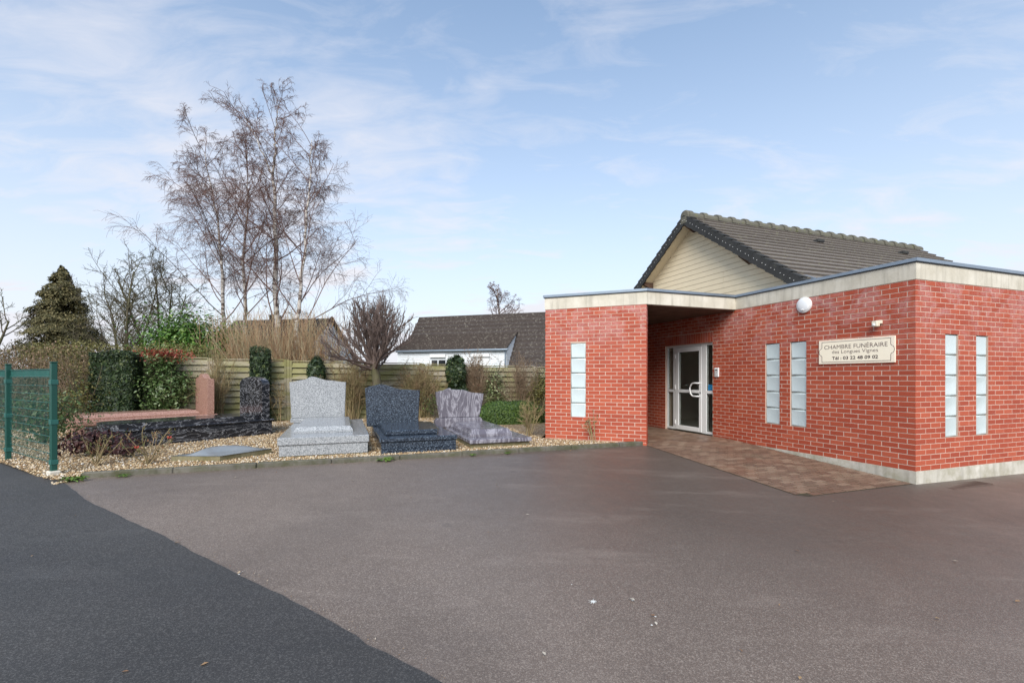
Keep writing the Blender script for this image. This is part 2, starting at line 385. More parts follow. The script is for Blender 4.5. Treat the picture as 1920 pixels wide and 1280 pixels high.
ms = m.n('ShaderNodeMixShader'); m.lk(m.math('ADD', m.math('MULTIPLY', m.math('POWER', fr.outputs['Facing'], 4.0), .7), .04), ms.inputs[0]); m.lk(tr.outputs[0], ms.inputs[1]); m.lk(gl.outputs[0], ms.inputs[2])
m.lk(ms.outputs[0], m.t.nodes['Material Output'].inputs[0]); MT['glass'] = m.m
m = Mat('earth', .95, .1); p = m.pos(); m.color(m.mix(m.ramp(m.noise(p, .8, 6), [(.35, 0.0), (.65, 1.0)]), (.075, .085, .030), (.12, .10, .055))); m.bump(m.noise(p, 30, 5), .6, .03); MT['earth'] = m.m
m = Mat('gravel_bed', .85, .25); p = m.pos(); cl = m.voro(p, 38, out='Color'); g = m.n('ShaderNodeSeparateColor'); m.lk(cl, g.inputs[0])
c = m.ramp(g.outputs[0], [(0, (.17, .105, .055)), (.4, (.34, .235, .13)), (.75, (.48, .37, .23)), (1, (.60, .53, .42))])
d = m.voro(p, 38); m.color(m.mix(m.ramp(d, [(.25, 0.0), (.75, .85)]), c, (.09, .06, .035))); m.bump(m.math('SUBTRACT', 1.0, d), .9, .02); MT['gravel'] = m.m
m = Mat('pebble', .75, .3); m.color(m.ramp(m.attr(), [(0, (.20, .115, .055)), (.35, (.36, .245, .13)), (.7, (.52, .40, .245)), (.9, (.62, .53, .40)), (1, (.74, .70, .64))])); MT['pebble'] = m.m
def paver_mat(name, single):
    m = Mat(name, .7, .4); p = m.pos(); r = m.orand() if single else m.attr()
    c = m.ramp(r, [(0, (.125, .076, .053)), (.35, (.165, .100, .069)), (.75, (.20, .128, .088)), (1, (.235, .162, .115))])
    c = m.mix(m.math('MULTIPLY', m.ramp(m.noise(p, 2.4, 6, .7), [(.48, 0.0), (.70, 1.0)]), .3), c, (.13, .105, .06))
    m.color(c); m.rough(m.ramp(m.noise(p, 1.2, 4), [(.35, .35), (.65, .8)])); m.bump(m.noise(p, 90, 4), .4, .004); return m.m
MT['paver'] = paver_mat('clay_paver', True); MT['paver_j'] = paver_mat('clay_paver_run', False)
MT['joint'] = concrete_mat('sand_joint', (.045, .036, .024), (.075, .06, .04), .5, (.05, .055, .02))
MT['granite_grey'] = granite('grey_granite', [(.16, (.075, .08, .09)), (.34, (.195, .205, .217)), (.52, (.31, .322, .335)), (.8, (.45, .462, .475))], 125)
MT['granite_blue'] = granite('blue_pearl_granite', [(.2, (.008, .011, .017)), (.52, (.020, .028, .042)), (.68, (.045, .062, .090)), (.80, (.14, .18, .23)), (.92, (.32, .38, .44))], 105, .08)
MT['granite_pink'] = granite('pink_granite', [(.2, (.20, .10, .075)), (.5, (.36, .20, .155)), (.8, (.48, .30, .245))], 105, .16)
MT['granite_black'] = veined('black_veined_granite', (.010, .011, .014), (.022, .023, .028), (.36, .36, .38), (.4, .3, .5), (.8, 1.5, 2.6), 2.3, .12, .003, .014, .35, .60)
MT['granite_purple'] = veined('purple_veined_granite', (.085, .078, .100), (.140, .128, .152), (.29, .28, .315), (0, -.8, 0), (2.4, 1.0, .55), 1.5, .2, .006, .045, .5, .52)
MT['slate'] = simple('grey_polished_stone', (.22, .235, .245), .14, .15, 8)
m = Mat('birch_bark', .8, .25); p = m.pos(); bands = m.noise(m.map(p, sc=(1.5, 1.5, 5)), 1.5, 5, .7)
m.color(m.mix(m.ramp(bands, [(.47, 0.0), (.56, 1.0)]), (.50, .46, .42), (.10, .075, .065))); MT['birch'] = m.m
MT['birch_twig'] = bark_mat('birch_twig', (.115, .066, .058), (.20, .125, .108), 2)
MT['bark'] = bark_mat('grey_brown_bark', (.070, .055, .040), (.14, .115, .085), 5, .4, (.10, .105, .045))
MT['twig'] = bark_mat('brown_twig', (.155, .108, .070), (.27, .20, .135), 3)
MT['twig_pollard'] = bark_mat('pollard_bark', (.095, .068, .060), (.18, .135, .118), 5)
MT['twig_tan'] = bark_mat('tan_twig', (.25, .18, .10), (.38, .29, .175), 3, 1, (.20, .19, .07))
m = Mat('willow_twig', .7, .3); m.color(m.ramp(m.attr(), [(0, (.30, .165, .085)), (.45, (.37, .245, .14)), (.8, (.43, .345, .22)), (1, (.29, .27, .155))])); MT['willow'] = m.m
MT['yew'] = leaf_mat('yew_foliage', [(0, (.014, .028, .013)), (.6, (.034, .060, .022)), (.9, (.065, .10, .032)), (1, (.13, .15, .05))], .5, .05)
MT['yew_dome'] = leaf_mat('clipped_yew_foliage', [(0, (.022, .050, .013)), (.5, (.070, .13, .024)), (1, (.15, .225, .042))], .5, .1)
MT['laurel'] = leaf_mat('laurel_leaf', [(0, (.040, .095, .016)), (.5, (.095, .20, .032)), (1, (.20, .31, .065))], .3, .2)
MT['photinia'] = leaf_mat('photinia_leaf', [(0, (.045, .085, .025)), (.5, (.10, .165, .050)), (1, (.20, .25, .11))], .3, .15)
MT['redleaf'] = leaf_mat('young_red_leaf', [(0, (.24, .045, .030)), (1, (.42, .115, .065))], .4, .2)
MT['varieg'] = leaf_mat('variegated_leaf', [(0, (.06, .10, .03)), (.5, (.16, .20, .075)), (1, (.42, .42, .24))], .35, .15)
MT['yellowgreen'] = leaf_mat('yellow_green_leaf', [(0, (.085, .085, .022)), (.6, (.17, .155, .045)), (1, (.27, .24, .085))], .5, .15)
MT['deadleaf'] = leaf_mat('dry_brown_leaf', [(0, (.12, .062, .038)), (.6, (.21, .115, .07)), (1, (.30, .19, .13))], .7, .15)
MT['hedgeleaf'] = leaf_mat('mixed_hedge_leaf', [(0, (.075, .080, .025)), (.45, (.16, .125, .05)), (.75, (.24, .15, .085)), (1, (.33, .22, .16))], .6, .15)
MT['conifer'] = leaf_mat('brownish_conifer_spray', [(0, (.050, .050, .021)), (.5, (.125, .112, .042)), (1, (.22, .18, .08))], .6, .08)
MT['burgundy'] = leaf_mat('burgundy_leaf', [(0, (.035, .012, .014)), (.6, (.085, .032, .030)), (1, (.16, .075, .060))], .45, .1)
MT['roseleaf'] = leaf_mat('rose_leaf', [(0, (.05, .085, .025)), (.6, (.16, .14, .045)), (1, (.32, .10, .055))], .4, .15)
MT['petal_white'] = simple('white_petal', (.75, .74, .66), .6); MT['petal_red'] = simple('red_petal', (.50, .075, .055), .5)
MT['weed'] = leaf_mat('weed_leaf', [(0, (.06, .12, .02)), (1, (.17, .26, .05))], .5, .2)
MT['litter'] = leaf_mat('leaf_litter', [(0, (.20, .10, .055)), (.6, (.36, .24, .12)), (1, (.62, .58, .50))], .7, 0)

# ------------------------------------------------------------------ the ground
def tris_up(P):
    out = []
    for t in tessellate_polygon([[Vector((x, y, 0)) for x, y in P]]):
        a, b_, c = (P[i] for i in t); k = (b_[0] - a[0]) * (c[1] - a[1]) - (c[0] - a[0]) * (b_[1] - a[1])
        out.append(tuple(t) if k > 0 else tuple(t)[::-1])
    return out
def sheet(name, polys, m, zoff, kind='structure', label=None, skirt=0.0):
    b = MB()
    for P in polys:
        if sum(P[i][0] * P[(i + 1) % len(P)][1] - P[(i + 1) % len(P)][0] * P[i][1] for i in range(len(P))) < 0: P = P[::-1]
        vs = [W(u, v, gz(u, v) + zoff) for u, v in P]; n = len(vs); b.add(vs, tris_up(P))
        if skirt: b.add(vs + [p - Vector((0, 0, skirt)) for p in vs], [(i, (i + 1) % n, n + (i + 1) % n, n + i) for i in range(n)])
    o = b.build(name, m, recalc=False); o['kind'] = kind
    if label: o['label'] = label
    return o
vl = [-80, 3.3, 900]; ul = [-700, 0, 9, 700]
sheet('ground', [[(ul[i], vl[j]), (ul[i + 1], vl[j]), (ul[i + 1], vl[j + 1]), (ul[i], vl[j + 1])] for i in range(3) for j in range(2)], MT['earth'], -.03)
rng = random.Random(3)
seam0 = [(-10.72, 2.95), (-10.27, 2.27), (-9.68, 1.55), (-9.1, .85), (-8.70, .34), (-8.32, -.15), (-7.98, -.57), (-7.65, -.99), (-7.42, -1.32), (-7.06, -1.79), (-6.2, -3.0), (-3.0, -7.4), (3.0, -16.0)]
seam = []
for (a, b) in zip(seam0[:-1], seam0[1:]):
    n = max(1, int(math.hypot(b[0] - a[0], b[1] - a[1]) / .12)) if a[1] > -3 else 1
    for i in range(n):
        t = i / n; j = .005 if a[1] > -3 else 0
        seam.append((a[0] + (b[0] - a[0]) * t + rng.gauss(0, j), a[1] + (b[1] - a[1]) * t + rng.gauss(0, j)))
seam.append(seam0[-1])
lot = sheet('car_park', [[(0, 3.3)] + [(-10.72, 3.3)] + seam0 + [(3.0, -20), (0, -20)][:0] + [(0, -16.0)] if False else [(0, 3.3), (-10.85, 3.3)] + [(a_ - .12, b_ - .06) for a_, b_ in seam0[:11]] + [(-6.3, -20), (0, -20)], [(0, -20), (14, -20), (14, .05), (0, .05)]], MT['lot'], 0.0, label='brownish worn asphalt yard in front of the brick building')
road = sheet('road', [seam + [(-40, -16), (-40, 3.3), (-11.0, 3.3)], [(-11.0, 3.3), (-40, 3.3), (-40, 40), (-34, 32), (-14.9, 8.2), (-13.0, 5.75), (-11.6, 4.0)]], MT['road'], .010, skirt=.03, label='dark newer asphalt strip along the green fence')

# brick apron that climbs to the door
pav = sheet('paving', [[(-2.16, .14), (-2.04, .03), (-.03, .02), (-.03, 3.3), (-2.16, 3.3)], [(-2.16, 3.3), (-.03, 3.3), (-.03, 8.4), (-3.55, 4.75)]], MT['joint'], .004, label='brick paved apron rising to the glass door')
def brick_mesh(name, L, H, D, c, m):
    """front face at y=0, chamfered; x along the wall, z up, origin at lower left"""
    b = MB()
    vs = [(c, 0, c), (L - c, 0, c), (L - c, 0, H - c), (c, 0, H - c), (0, c, 0), (L, c, 0), (L, c, H), (0, c, H), (0, D, 0), (L, D, 0), (L, D, H), (0, D, H)]
    fs = [(0, 1, 2, 3), (4, 5, 1, 0), (5, 6, 2, 1), (6, 7, 3, 2), (7, 4, 0, 3), (8, 9, 5, 4), (9, 10, 6, 5), (10, 11, 7, 6), (11, 8, 4, 7)]
    b.add(vs, fs); me = b.mesh(name); me.materials.append(m); return me, vs, fs
def px_area(P, w, h, nrm):
    d = P - Vector((0, 0, CAMZ))
    if d.y < .5: return 0
    return w * h * abs(d.normalized().dot(nrm)) / d.length_squared
pv_me = None
pavers = []
for i in range(84):
    v0 = .03 + i * .100
    off = (i % 2) * .1
    u = -2.16 - off
    while u < -.04:
        ua, ub = max(u, -2.155), min(u + .2, -.035)
        if v0 > 3.2: ua = max(ua, -2.15 - (v0 - 3.2) * 1.05) if v0 < 4.6 else ua
        if ub - ua > .04 and (v0 > .12 or ua > -2.05) and v0 + .1 < 8.3: pavers.append((ua, ub, v0))
        u += .2
pavers.sort(key=lambda q: -px_area(W(q[0], q[2], gz(0, q[2])), q[1] - q[0], .1, Vector((0, 0, 1))))
b = MB(); b.box(0, 1, .008, .092, -.03, 0, c=0); pv_me = b.mesh('paver'); pv_me.materials.append(MT['paver'])
for k, (ua, ub, v0) in enumerate(pavers[:300]):
    o = bpy.data.objects.new('paver', pv_me); link(o, pav); slope = math.atan(SL) if v0 < 3.25 else 0
    o.location = W(ua + .007, v0, gz(0, v0) + .010 + random.Random(k).uniform(-.0015, .0015)); o.scale = (ub - ua - .014, 1, 1); o.rotation_euler = (slope, random.Random(k + 9).uniform(-.006, .006), TH)
b = MB(); rng = random.Random(8)
for ua, ub, v0 in pavers[300:]:
    z0, z1 = gz(0, v0 + .004) + .010 + rng.uniform(-.002, .002), gz(0, v0 + .094) + .010
    b.add([W(ua + .003, v0 + .004, z0), W(ub - .003, v0 + .004, z0), W(ub - .003, v0 + .094, z1), W(ua + .003, v0 + .094, z1),
           W(ua + .003, v0 + .004, z0 - .03), W(ub - .003, v0 + .004, z0 - .03), W(ub - .003, v0 + .094, z1 - .03), W(ua + .003, v0 + .094, z1 - .03)],
          [(0, 1, 2, 3), (4, 5, 1, 0), (5, 6, 2, 1), (6, 7, 3, 2), (7, 4, 0, 3)], rng.uniform(.02, 1))
o = b.build('pavers', MT['paver_j'], pav); o['kind'] = 'stuff'

# gravel bed with its kerb
b = MB()
gp = [(-10.85, 2.98), (-10.66, 3.33), (-2.20, 3.33), (-3.72, 4.62), (-2.6, 6.4), (-.5, 8.6), (-.5, 11.2), (-26, 11.2), (-26, 22), (-14.98, 8.2), (-13.06, 5.77), (-11.66, 4.01)]
b.add([W(u, v, GRAV - (.045 if v < 3.1 else 0)) for u, v in gp], tris_up(gp))
bed = b.build('gravel_bed', MT['gravel'], recalc=False); tag(bed, 'beige pebble bed under the display tombs', None, None, 'structure')
nr = np.random.default_rng(5)
def inpoly(x, y, P):
    c = np.zeros(len(x), bool); n = len(P)
    for i in range(n):
        (x1, y1), (x2, y2) = P[i], P[(i + 1) % n]
        c ^= ((y1 > y) != (y2 > y)) & (x < (x2 - x1) * (y - y1) / (y2 - y1 + 1e-12) + x1)
    return c
N = 90000
uu = nr.uniform(-15, -1, N); vv = 3.0 + nr.random(N) ** 1.5 * 7.5
ok = inpoly(uu, vv, gp[:7] + [(-16, 11.2)] + gp[9:]) & ~((uu > -3.7) & (vv > 4.62 - (uu + 3.7) * .92 - .05)); uu, vv = uu[ok][:42000], vv[ok][:42000]; N = len(uu)
wx = CX + uu * cu - vv * su; wy = CY + uu * su + vv * cu
sz = nr.uniform(.009, .021, N)
oct_ = np.array([[1, 0, 0], [0, 1, 0], [-1, 0, 0], [0, -1, 0], [0, 0, .7], [0, 0, -.7]], float)
ang = nr.uniform(0, 6.28, N); st = nr.uniform(.6, 1.0, (N, 1)); V = oct_[None] * sz[:, None, None] * nr.uniform(.75, 1.25, (N, 6, 1)); V[:, :, 1] *= st
ca, sa = np.cos(ang)[:, None], np.sin(ang)[:, None]
V = np.stack([V[:, :, 0] * ca - V[:, :, 1] * sa + wx[:, None], V[:, :, 0] * sa + V[:, :, 1] * ca + wy[:, None], V[:, :, 2] + GRAV + (sz * .3 - np.where(vv < 3.1, .04, 0))[:, None]], axis=2)
of = np.array([[0, 1, 4], [1, 2, 4], [2, 3, 4], [3, 0, 4], [1, 0, 5], [2, 1, 5], [3, 2, 5], [0, 3, 5]])
F = (np.arange(N) * 6)[:, None, None] + of[None]
o = np_mesh('pebbles', V.reshape(-1, 3), F.reshape(-1, 3), MT['pebble'], None, np.repeat(nr.random(N), 8), True); tag(o, 'loose beige pebbles covering the tomb display bed', 'gravel', None, 'stuff')
kerb = thing('kerb', None, None, W(0, 0), TH); kerb['kind'] = 'structure'
u = -10.72; k = 0
while u < -2.25:
    L = min(1.0, -2.2 - u); b = MB(); rng = random.Random(k)
    b.box(u + .002, u + L - .002, 3.25 + rng.uniform(-.006, .006), 3.345, .05, .282 + rng.uniform(-.004, .004), c=.014)
    b.build('kerb_stone', MT['kerb'], kerb); u += L; k += 1

# ------------------------------------------------------------------ the brick building
bl = site('brick_building', 'red brick flat-fronted building with glass door and cream gable roof behind', 'building', 0, 0, 0)
BZ0, NC, CO, MO = .182, 36, .075, .225
ZT = BZ0 + NC * CO                       # underside of the fascia
indiv = []
def lay(L, z0, n, openings, phase, s_from=0.0):
    """list of (s0, s1, z) bricks over [s_from, L], stretcher bond, cut round openings (s0,s1,z0,z1)"""
    out = []
    for c in range(n):
        z = z0 + c * CO; s = -(.5 * MO if (c + phase) % 2 else 0)
        while s < L:
            iv = [(max(s, s_from), min(s + MO - .0105, L))]
            for (a, b_, za, zb) in openings:
                if z + .0325 > za and z + .0325 < zb:
                    nv = []
                    for (p, q) in iv:
                        if q <= a or p >= b_: nv.append((p, q)); continue
                        if p < a: nv.append((p, a - .004))
                        if q > b_: nv.append((b_ + .004, q))
                    iv = nv
            out += [(p, q, z) for p, q in iv if q - p > .018]; s += MO
    return out
def wall(part, parent, origin, dirv, nrm, bricks, mass_name):
    """one joined run of bricks; the largest in view become objects of their own later"""
    for (p, q, z) in bricks:
        O = Vector(origin) + Vector(dirv) * p; Wp = W(O.x, O.y, z); wn_ = W(nrm[0], nrm[1], 0) - W(0, 0, 0)
        indiv.append((px_area(Wp, q - p, .065, wn_), part, O, dirv, nrm, q - p, z))
def mortar_wall(name, polys_box):
    b = MB()
    for bx in polys_box: b.box(*bx)
    return b.build(name, MT['mortar'], bl)
T0, T1 = .003, .22
W1 = (2.180, 2.482, BZ0 + 6 * CO - .005, BZ0 + 26 * CO); W2 = (1.653, 1.957, W1[2], W1[3]); DR = (3.834, 5.414, -1, 2.262)
R1 = (.668, .972, W1[2], W1[3]); R2 = (1.417, 1.717, W1[2], W1[3])
VE, UE = 8.6, 9.0
# front wall (faces -u), split round its openings
def holes(L, z0, z1, ops, T0, T1, ax):
    out = []; s = 0.0
    for (a, b_, za, zb) in sorted(ops):
        out.append((s, a, z0, z1)); 
        if za > z0: out.append((a, b_, z0, za))
        out.append((a, b_, zb, z1)); s = b_
    out.append((s, L, z0, z1)); return out
fw = mortar_wall('front_wall', [(T0, T1, s0, s1, z0, z1) for s0, s1, z0, z1 in holes(VE, .0, ZT, [W1, W2, DR], T0, T1, 'v') if s1 > s0 for s0 in [max(s0, T1)]])
rw = mortar_wall('side_wall', [(s0, s1, T0, T1, z0, z1) for s0, s1, z0, z1 in holes(UE, -.2, ZT, [R1, R2], T0, T1, 'u') for s0 in [max(s0, T0)]])
SOLD = (DR[0] - .01, DR[1] + .01, 2.262, 2.262 + .235)
wall(fw, bl, (0, 0, 0), (0, 1, 0), (-1, 0), lay(VE, BZ0, NC, [W1, W2, (DR[0], DR[1], -1, SOLD[3])], 0, .002), 'x')
wall(rw, bl, (0, 0, 0), (1, 0, 0), (0, -1), lay(UE, BZ0, NC, [R1, R2], 1, .002), 'x')
# angled screen wall of the porch
PU, PV, QU, QV = -2.163, 3.202, -3.653, 4.570
pl = math.hypot(QU - PU, QV - PV); pd = ((QU - PU) / pl, (QV - PV) / pl); pn = (-pd[1], pd[0]); pin = (-pn[0], -pn[1])
if pn[1] > 0: pn, pin = pin, pn
def PW(s, n): return (PU + pd[0] * s + pn[0] * n, PV + pd[1] * s + pn[1] * n)
PWIN = (1.174, 1.478, BZ0 + 6.667 * CO, BZ0 + 26.667 * CO)
PWIN = (1.174, 1.478, .682, 2.182)
b = MB()
for s0, s1, z0, z1 in holes(pl, .05, ZT, [PWIN], 0, 0, ''):
    s0 = max(s0, .008); s1 = min(s1, pl - .008)
    b.prism([PW(s0, -.003), PW(s0, -.212), PW(s1, -.212), PW(s1, -.003)], 'z', z0, z1)
sw = b.build('porch_wall', MT['mortar'], bl)
wall(sw, bl, (PU, PV, 0), (pd[0], pd[1], 0), pn, lay(pl, BZ0 - CO + .006, NC + 1, [PWIN], 0, 0.0), 'x')
# the two ends of the screen wall (header faces)
for (s, sg) in ((0, -1), (pl, 1)):
    o2 = PW(s, 0); nn = (pd[0] * sg, pd[1] * sg)
    st = o2 if sg > 0 else o2
    for c in range(NC + 1):
        zc = BZ0 - CO + .006 + c * CO
        a0 = .002 if True else 0
        full = (c % 2 == 1)
        wall(sw, bl, (o2[0] + pin[0] * .03 - nn[0] * .002, o2[1] + pin[1] * .03 - nn[1] * .002, 0), (pin[0], pin[1], 0), nn, [(0.0, .185, zc)] if full else [(0.0, .08, zc), (.09, .185, zc)], 'x')
# back wall of the porch passage
bw0 = (QU + pin[0] * .215, QV + pin[1] * .215); tl = -QU / pin[0] if pin[0] > 0 else 5
bw1 = (-.01, QV + pin[1] * (-.01 - QU) / pin[0])
ld = Vector((bw1[0] - bw0[0], bw1[1] - bw0[1])).normalized(); ln = (-ld.y, ld.x)
b = MB(); b.prism([bw0, bw1, (bw1[0] - ln[0] * .2, bw1[1] - ln[1] * .2), (bw0[0] - ln[0] * .2, bw0[1] - ln[1] * .2)], 'z', .05, ZT)
bwl = b.build('passage_wall', MT['mortar'], bl)
wall(bwl, bl, (bw0[0] - (-ln[0]) * 0, bw0[1], 0), (ld.x, ld.y, 0), ln, lay(math.hypot(bw1[0] - bw0[0], bw1[1] - bw0[1]), BZ0, NC, [], 0), 'x')
# inner face of it, towards the passage
wall(bwl, bl, (bw0[0] - ln[0] * .0, bw0[1] - ln[1] * .0, 0), (ld.x, ld.y, 0), (-ln[0], -ln[1]), lay(math.hypot(bw1[0] - bw0[0], bw1[1] - bw0[1]), BZ0, NC, [], 1), 'x')
# now the bricks themselves
indiv.sort(key=lambda q: -q[0])
bm_full, bvs, bfs = brick_mesh('brick', 1.0, .0665, .03, .003, MT['brick'])
cache = {}
def bmesh_len(L):
    k = round(L, 3)
    if k not in cache: cache[k] = brick_mesh('brick', k, .0665, .03, .003, MT['brick'])[0]
    return cache[k]
runs = {}; rng = random.Random(12)
for i, (ar, part, O, d, nrm, L, z) in enumerate(indiv):
    d = Vector(d); n3 = Vector((nrm[0], nrm[1], 0)); up = Vector((0, 0, 1)); inw = -n3
    jut = rng.uniform(-.0015, .0015)
    off = n3 * jut
    if part is bwl and n3.dot(Vector((ln[0], ln[1], 0))) > 0: off = off + n3 * .008
    elif part is bwl: off = off + n3 * .208
    if i < 300:
        M = Matrix.Identity(4); 
        for r_ in range(3): M[r_][0] = d[r_]; M[r_][1] = inw[r_]; M[r_][2] = up[r_]; M[r_][3] = (O + off)[r_] if r_ < 2 else z
        # keep the frame right handed
        if d.cross(inw).z < 0:
            for r_ in range(3): M[r_][0] = -d[r_]; M[r_][3] = ((O + d * L + off)[r_] if r_ < 2 else z)
        o = bpy.data.objects.new('brick', bmesh_len(L)); link(o, part); o.matrix_local = M
    else:
        _, vs, fs = 0, [(.003, 0, .003), (L - .003, 0, .003), (L - .003, 0, .0635), (.003, 0, .0635), (0, .003, 0), (L, .003, 0), (L, .003, .0665), (0, .003, .0665), (0, .03, 0), (L, .03, 0), (L, .03, .0665), (0, .03, .0665)], bfs
        b = runs.setdefault(part.name, (MB(), part))[0]
        b.add([O + off + d * x + inw * y + Vector((0, 0, z + zz)) for x, y, zz in vs], fs, rng.uniform(.01, 1))
for nm, (b, part) in runs.items():
    o = b.build('bricks', MT['brick_j'], part); o['kind'] = 'stuff'
# soldier course over the door
n = 21; w = (SOLD[1] - SOLD[0]) / n
for i in range(n):
    b = MB(); b.box(-.002, .03, SOLD[0] + i * w + .004, SOLD[0] + (i + 1) * w - .004, SOLD[2] + .006, SOLD[3] - .006, c=.003)
    b.build('soldier_brick', MT['brick'], fw)
# plinth, fascia, zinc cap
def band(path, o, i, z0, z1, name, m, parent=bl):
    """mitred band along an open path; o = distance to the left-hand side (outside), i = to the inside"""
    n = len(path); L, Rr = [], []
    for k in range(n):
        p = Vector(path[k])
        ds = []
        if k > 0: ds.append((p - Vector(path[k - 1])).normalized())
        if k < n - 1: ds.append((Vector(path[k + 1]) - p).normalized())
        ns = [Vector((d.y, -d.x)) for d in ds]; mm = sum(ns, Vector((0, 0))).normalized(); sc = 1 / max(.3, mm.dot(ns[0]))
        L.append(p + mm * o * sc); Rr.append(p - mm * i * sc)
    b = MB(); vs = [(p.x, p.y, z) for z in (z0, z1) for p in L + Rr]; fs = []
    for k in range(n - 1):
        a, c_, d, e_ = k, k + 1, n + k + 1, n + k; o2 = 2 * n
        fs += [(a, c_, d, e_), (a + o2, c_ + o2, d + o2, e_ + o2), (a, c_, c_ + o2, a + o2), (e_, d, d + o2, e_ + o2)]
    fs += [(0, n, 3 * n, 2 * n), (n - 1, 2 * n - 1, 4 * n - 1, 3 * n - 1)]
    b.add(vs, fs); return b.build(name, m, parent)
back = (QU + pin[0] * 5.2, QV + pin[1] * 5.2)
path = [(UE, 0), (0, 0), (0, 3.202), (PU, PV), (QU, QV), (QU + pin[0] * 5.0, QV + pin[1] * 5.0)][::-1]
band(path, .006, .22, ZT + .002, 3.115, 'fascia', MT['fascia'])
band(path, .018, .20, 3.117, 3.130, 'drip_edge', MT['zinc_dark'])
band(path, .034, .26, 3.131, 3.178, 'zinc_cap', MT['zinc'])
band([(UE, 0), (0, 0), (0, 2.95)][::-1], .004, .12, -.25, BZ0 - .004, 'plinth', MT['plinth'])
b = MB(); b.prism([(0.2, .2), (UE, .2), (UE, VE), (.2, VE)], 'z', 2.98, 3.06); b.prism([(.199, 3.35), (.199, VE), back, (QU + .2, QV + .1), (PU + .05, 3.35)][::-1], 'z', 2.985, 3.05)
b.build('flat_roof', MT['zinc_dark'], bl)
v = 3.21; k = 0
while v < 8.3:
    if v < QV: ul_ = PU + (v - PV) / pd[1] * pd[0] + .17
    else: ul_ = QU + (v - QV) / pin[1] * pin[0] + .25
    if v + .1 > 8.2 or ul_ > -.1: break
    b = MB(); b.box(ul_, .004, v + .002, v + .092, 2.862 + (.003 if k % 2 else 0), 2.886, c=.004); b.build('soffit_board', MT['soffit'], bl); v += .096; k += 1
b = MB(); b.box(.35, 4.5, 3.0, 7.5, .2, .228); b.build('hall_floor', MT['inner'], bl)
b = MB(); b.box(4.4, 4.5, 2.6, 7.5, .23, 2.9); b.box(.35, 4.4, 2.6, 2.7, .23, 2.9); b.box(.35, 3.75, 7.4, 7.5, .23, 2.9); b.box(3.75, 4.4, 7.4, 7.5, .23, .6); b.box(3.75, 4.4, 7.4, 7.5, 2.6, 2.9); b.box(.23, 4.5, 2.6, 7.5, 2.91, 2.95); b.build('hall_wall', MT['inner'], bl)  # rear wall has an invented, out-of-view opening that lets daylight into the hall
b = MB(); b.box(.14, .36, 3.6, 5.65, .2, .236); b.build('threshold', MT['plinth'], bl)
# glass block windows
def gwin(name, parent_m):
    """parent_m: maps (s, n, z) to building space; n outward"""
    pass
def glass_window(label, mapf, s0, s1, z0, z1, rz, seed):
    root = bpy.data.objects.new('glass_block_window', None); link(root, bl); root['label'] = label
    hgt = (z1 - z0) / 5
    p = mapf(s0, -.016); root.location = (p[0], p[1], z0); root.rotation_euler = (0, 0, rz)
    Lw = s1 - s0
    b = MB(); b.box(.0, Lw, .014, .10, 0, z1 - z0); b.build('window_grout', MT['grout'], root)
    for k in range(5):
        z_ = k * hgt; b = MB(); x0, x1, za, zb = .005, Lw - .005, z_ + .008, z_ + hgt - .008
        e_ = .012
        xm, zm = (x0 + x1) / 2, (za + zb) / 2
        vs = [(x0, .019, za), (x1, .019, za), (x1, .019, zb), (x0, .019, zb), (x0, .006, za), (x1, .006, za), (x1, .006, zb), (x0, .006, zb),
              (x0 + e_, 0, za + e_), (x1 - e_, 0, za + e_), (x1 - e_, 0, zb - e_), (x0 + e_, 0, zb - e_),
              (x0 + 2.2 * e_, .003, za + 2.2 * e_), (x1 - 2.2 * e_, .003, za + 2.2 * e_), (x1 - 2.2 * e_, .003, zb - 2.2 * e_), (x0 + 2.2 * e_, .003, zb - 2.2 * e_), (xm, .011, zm)]
        fs = [(12, 13, 16), (13, 14, 16), (14, 15, 16), (15, 12, 16)]
        for r_ in range(3):
            for i in range(4): fs.append((r_ * 4 + i, r_ * 4 + (i + 1) % 4, r_ * 4 + 4 + (i + 1) % 4, r_ * 4 + 4 + i))
        b.add(vs, fs); b.build('glass_block', MT['gblock'], root, True)
glass_window('glass block strip nearer the door on the long wall', lambda s, n: (-n, s), W1[1], W1[1] + W1[1] - W1[0], W1[2], W1[3], -R(90), 1)
glass_window('glass block strip beside the name sign', lambda s, n: (-n, s), W2[1], W2[1] + W2[1] - W2[0], W2[2], W2[3], -R(90), 2)
glass_window('glass block strip nearest the corner on the end wall', lambda s, n: (s, -n), R1[0], R1[1], R1[2], R1[3], 0, 3)
glass_window('glass block strip farther from the corner on the end wall', lambda s, n: (s, -n), R2[0], R2[1], R2[2], R2[3], 0, 4)
glass_window('glass block strip in the angled porch wall behind the rose', lambda s, n: PW(s, n), PWIN[1], PWIN[1] + PWIN[1] - PWIN[0], PWIN[2], PWIN[3], math.atan2(-pd[1], -pd[0]), 5)
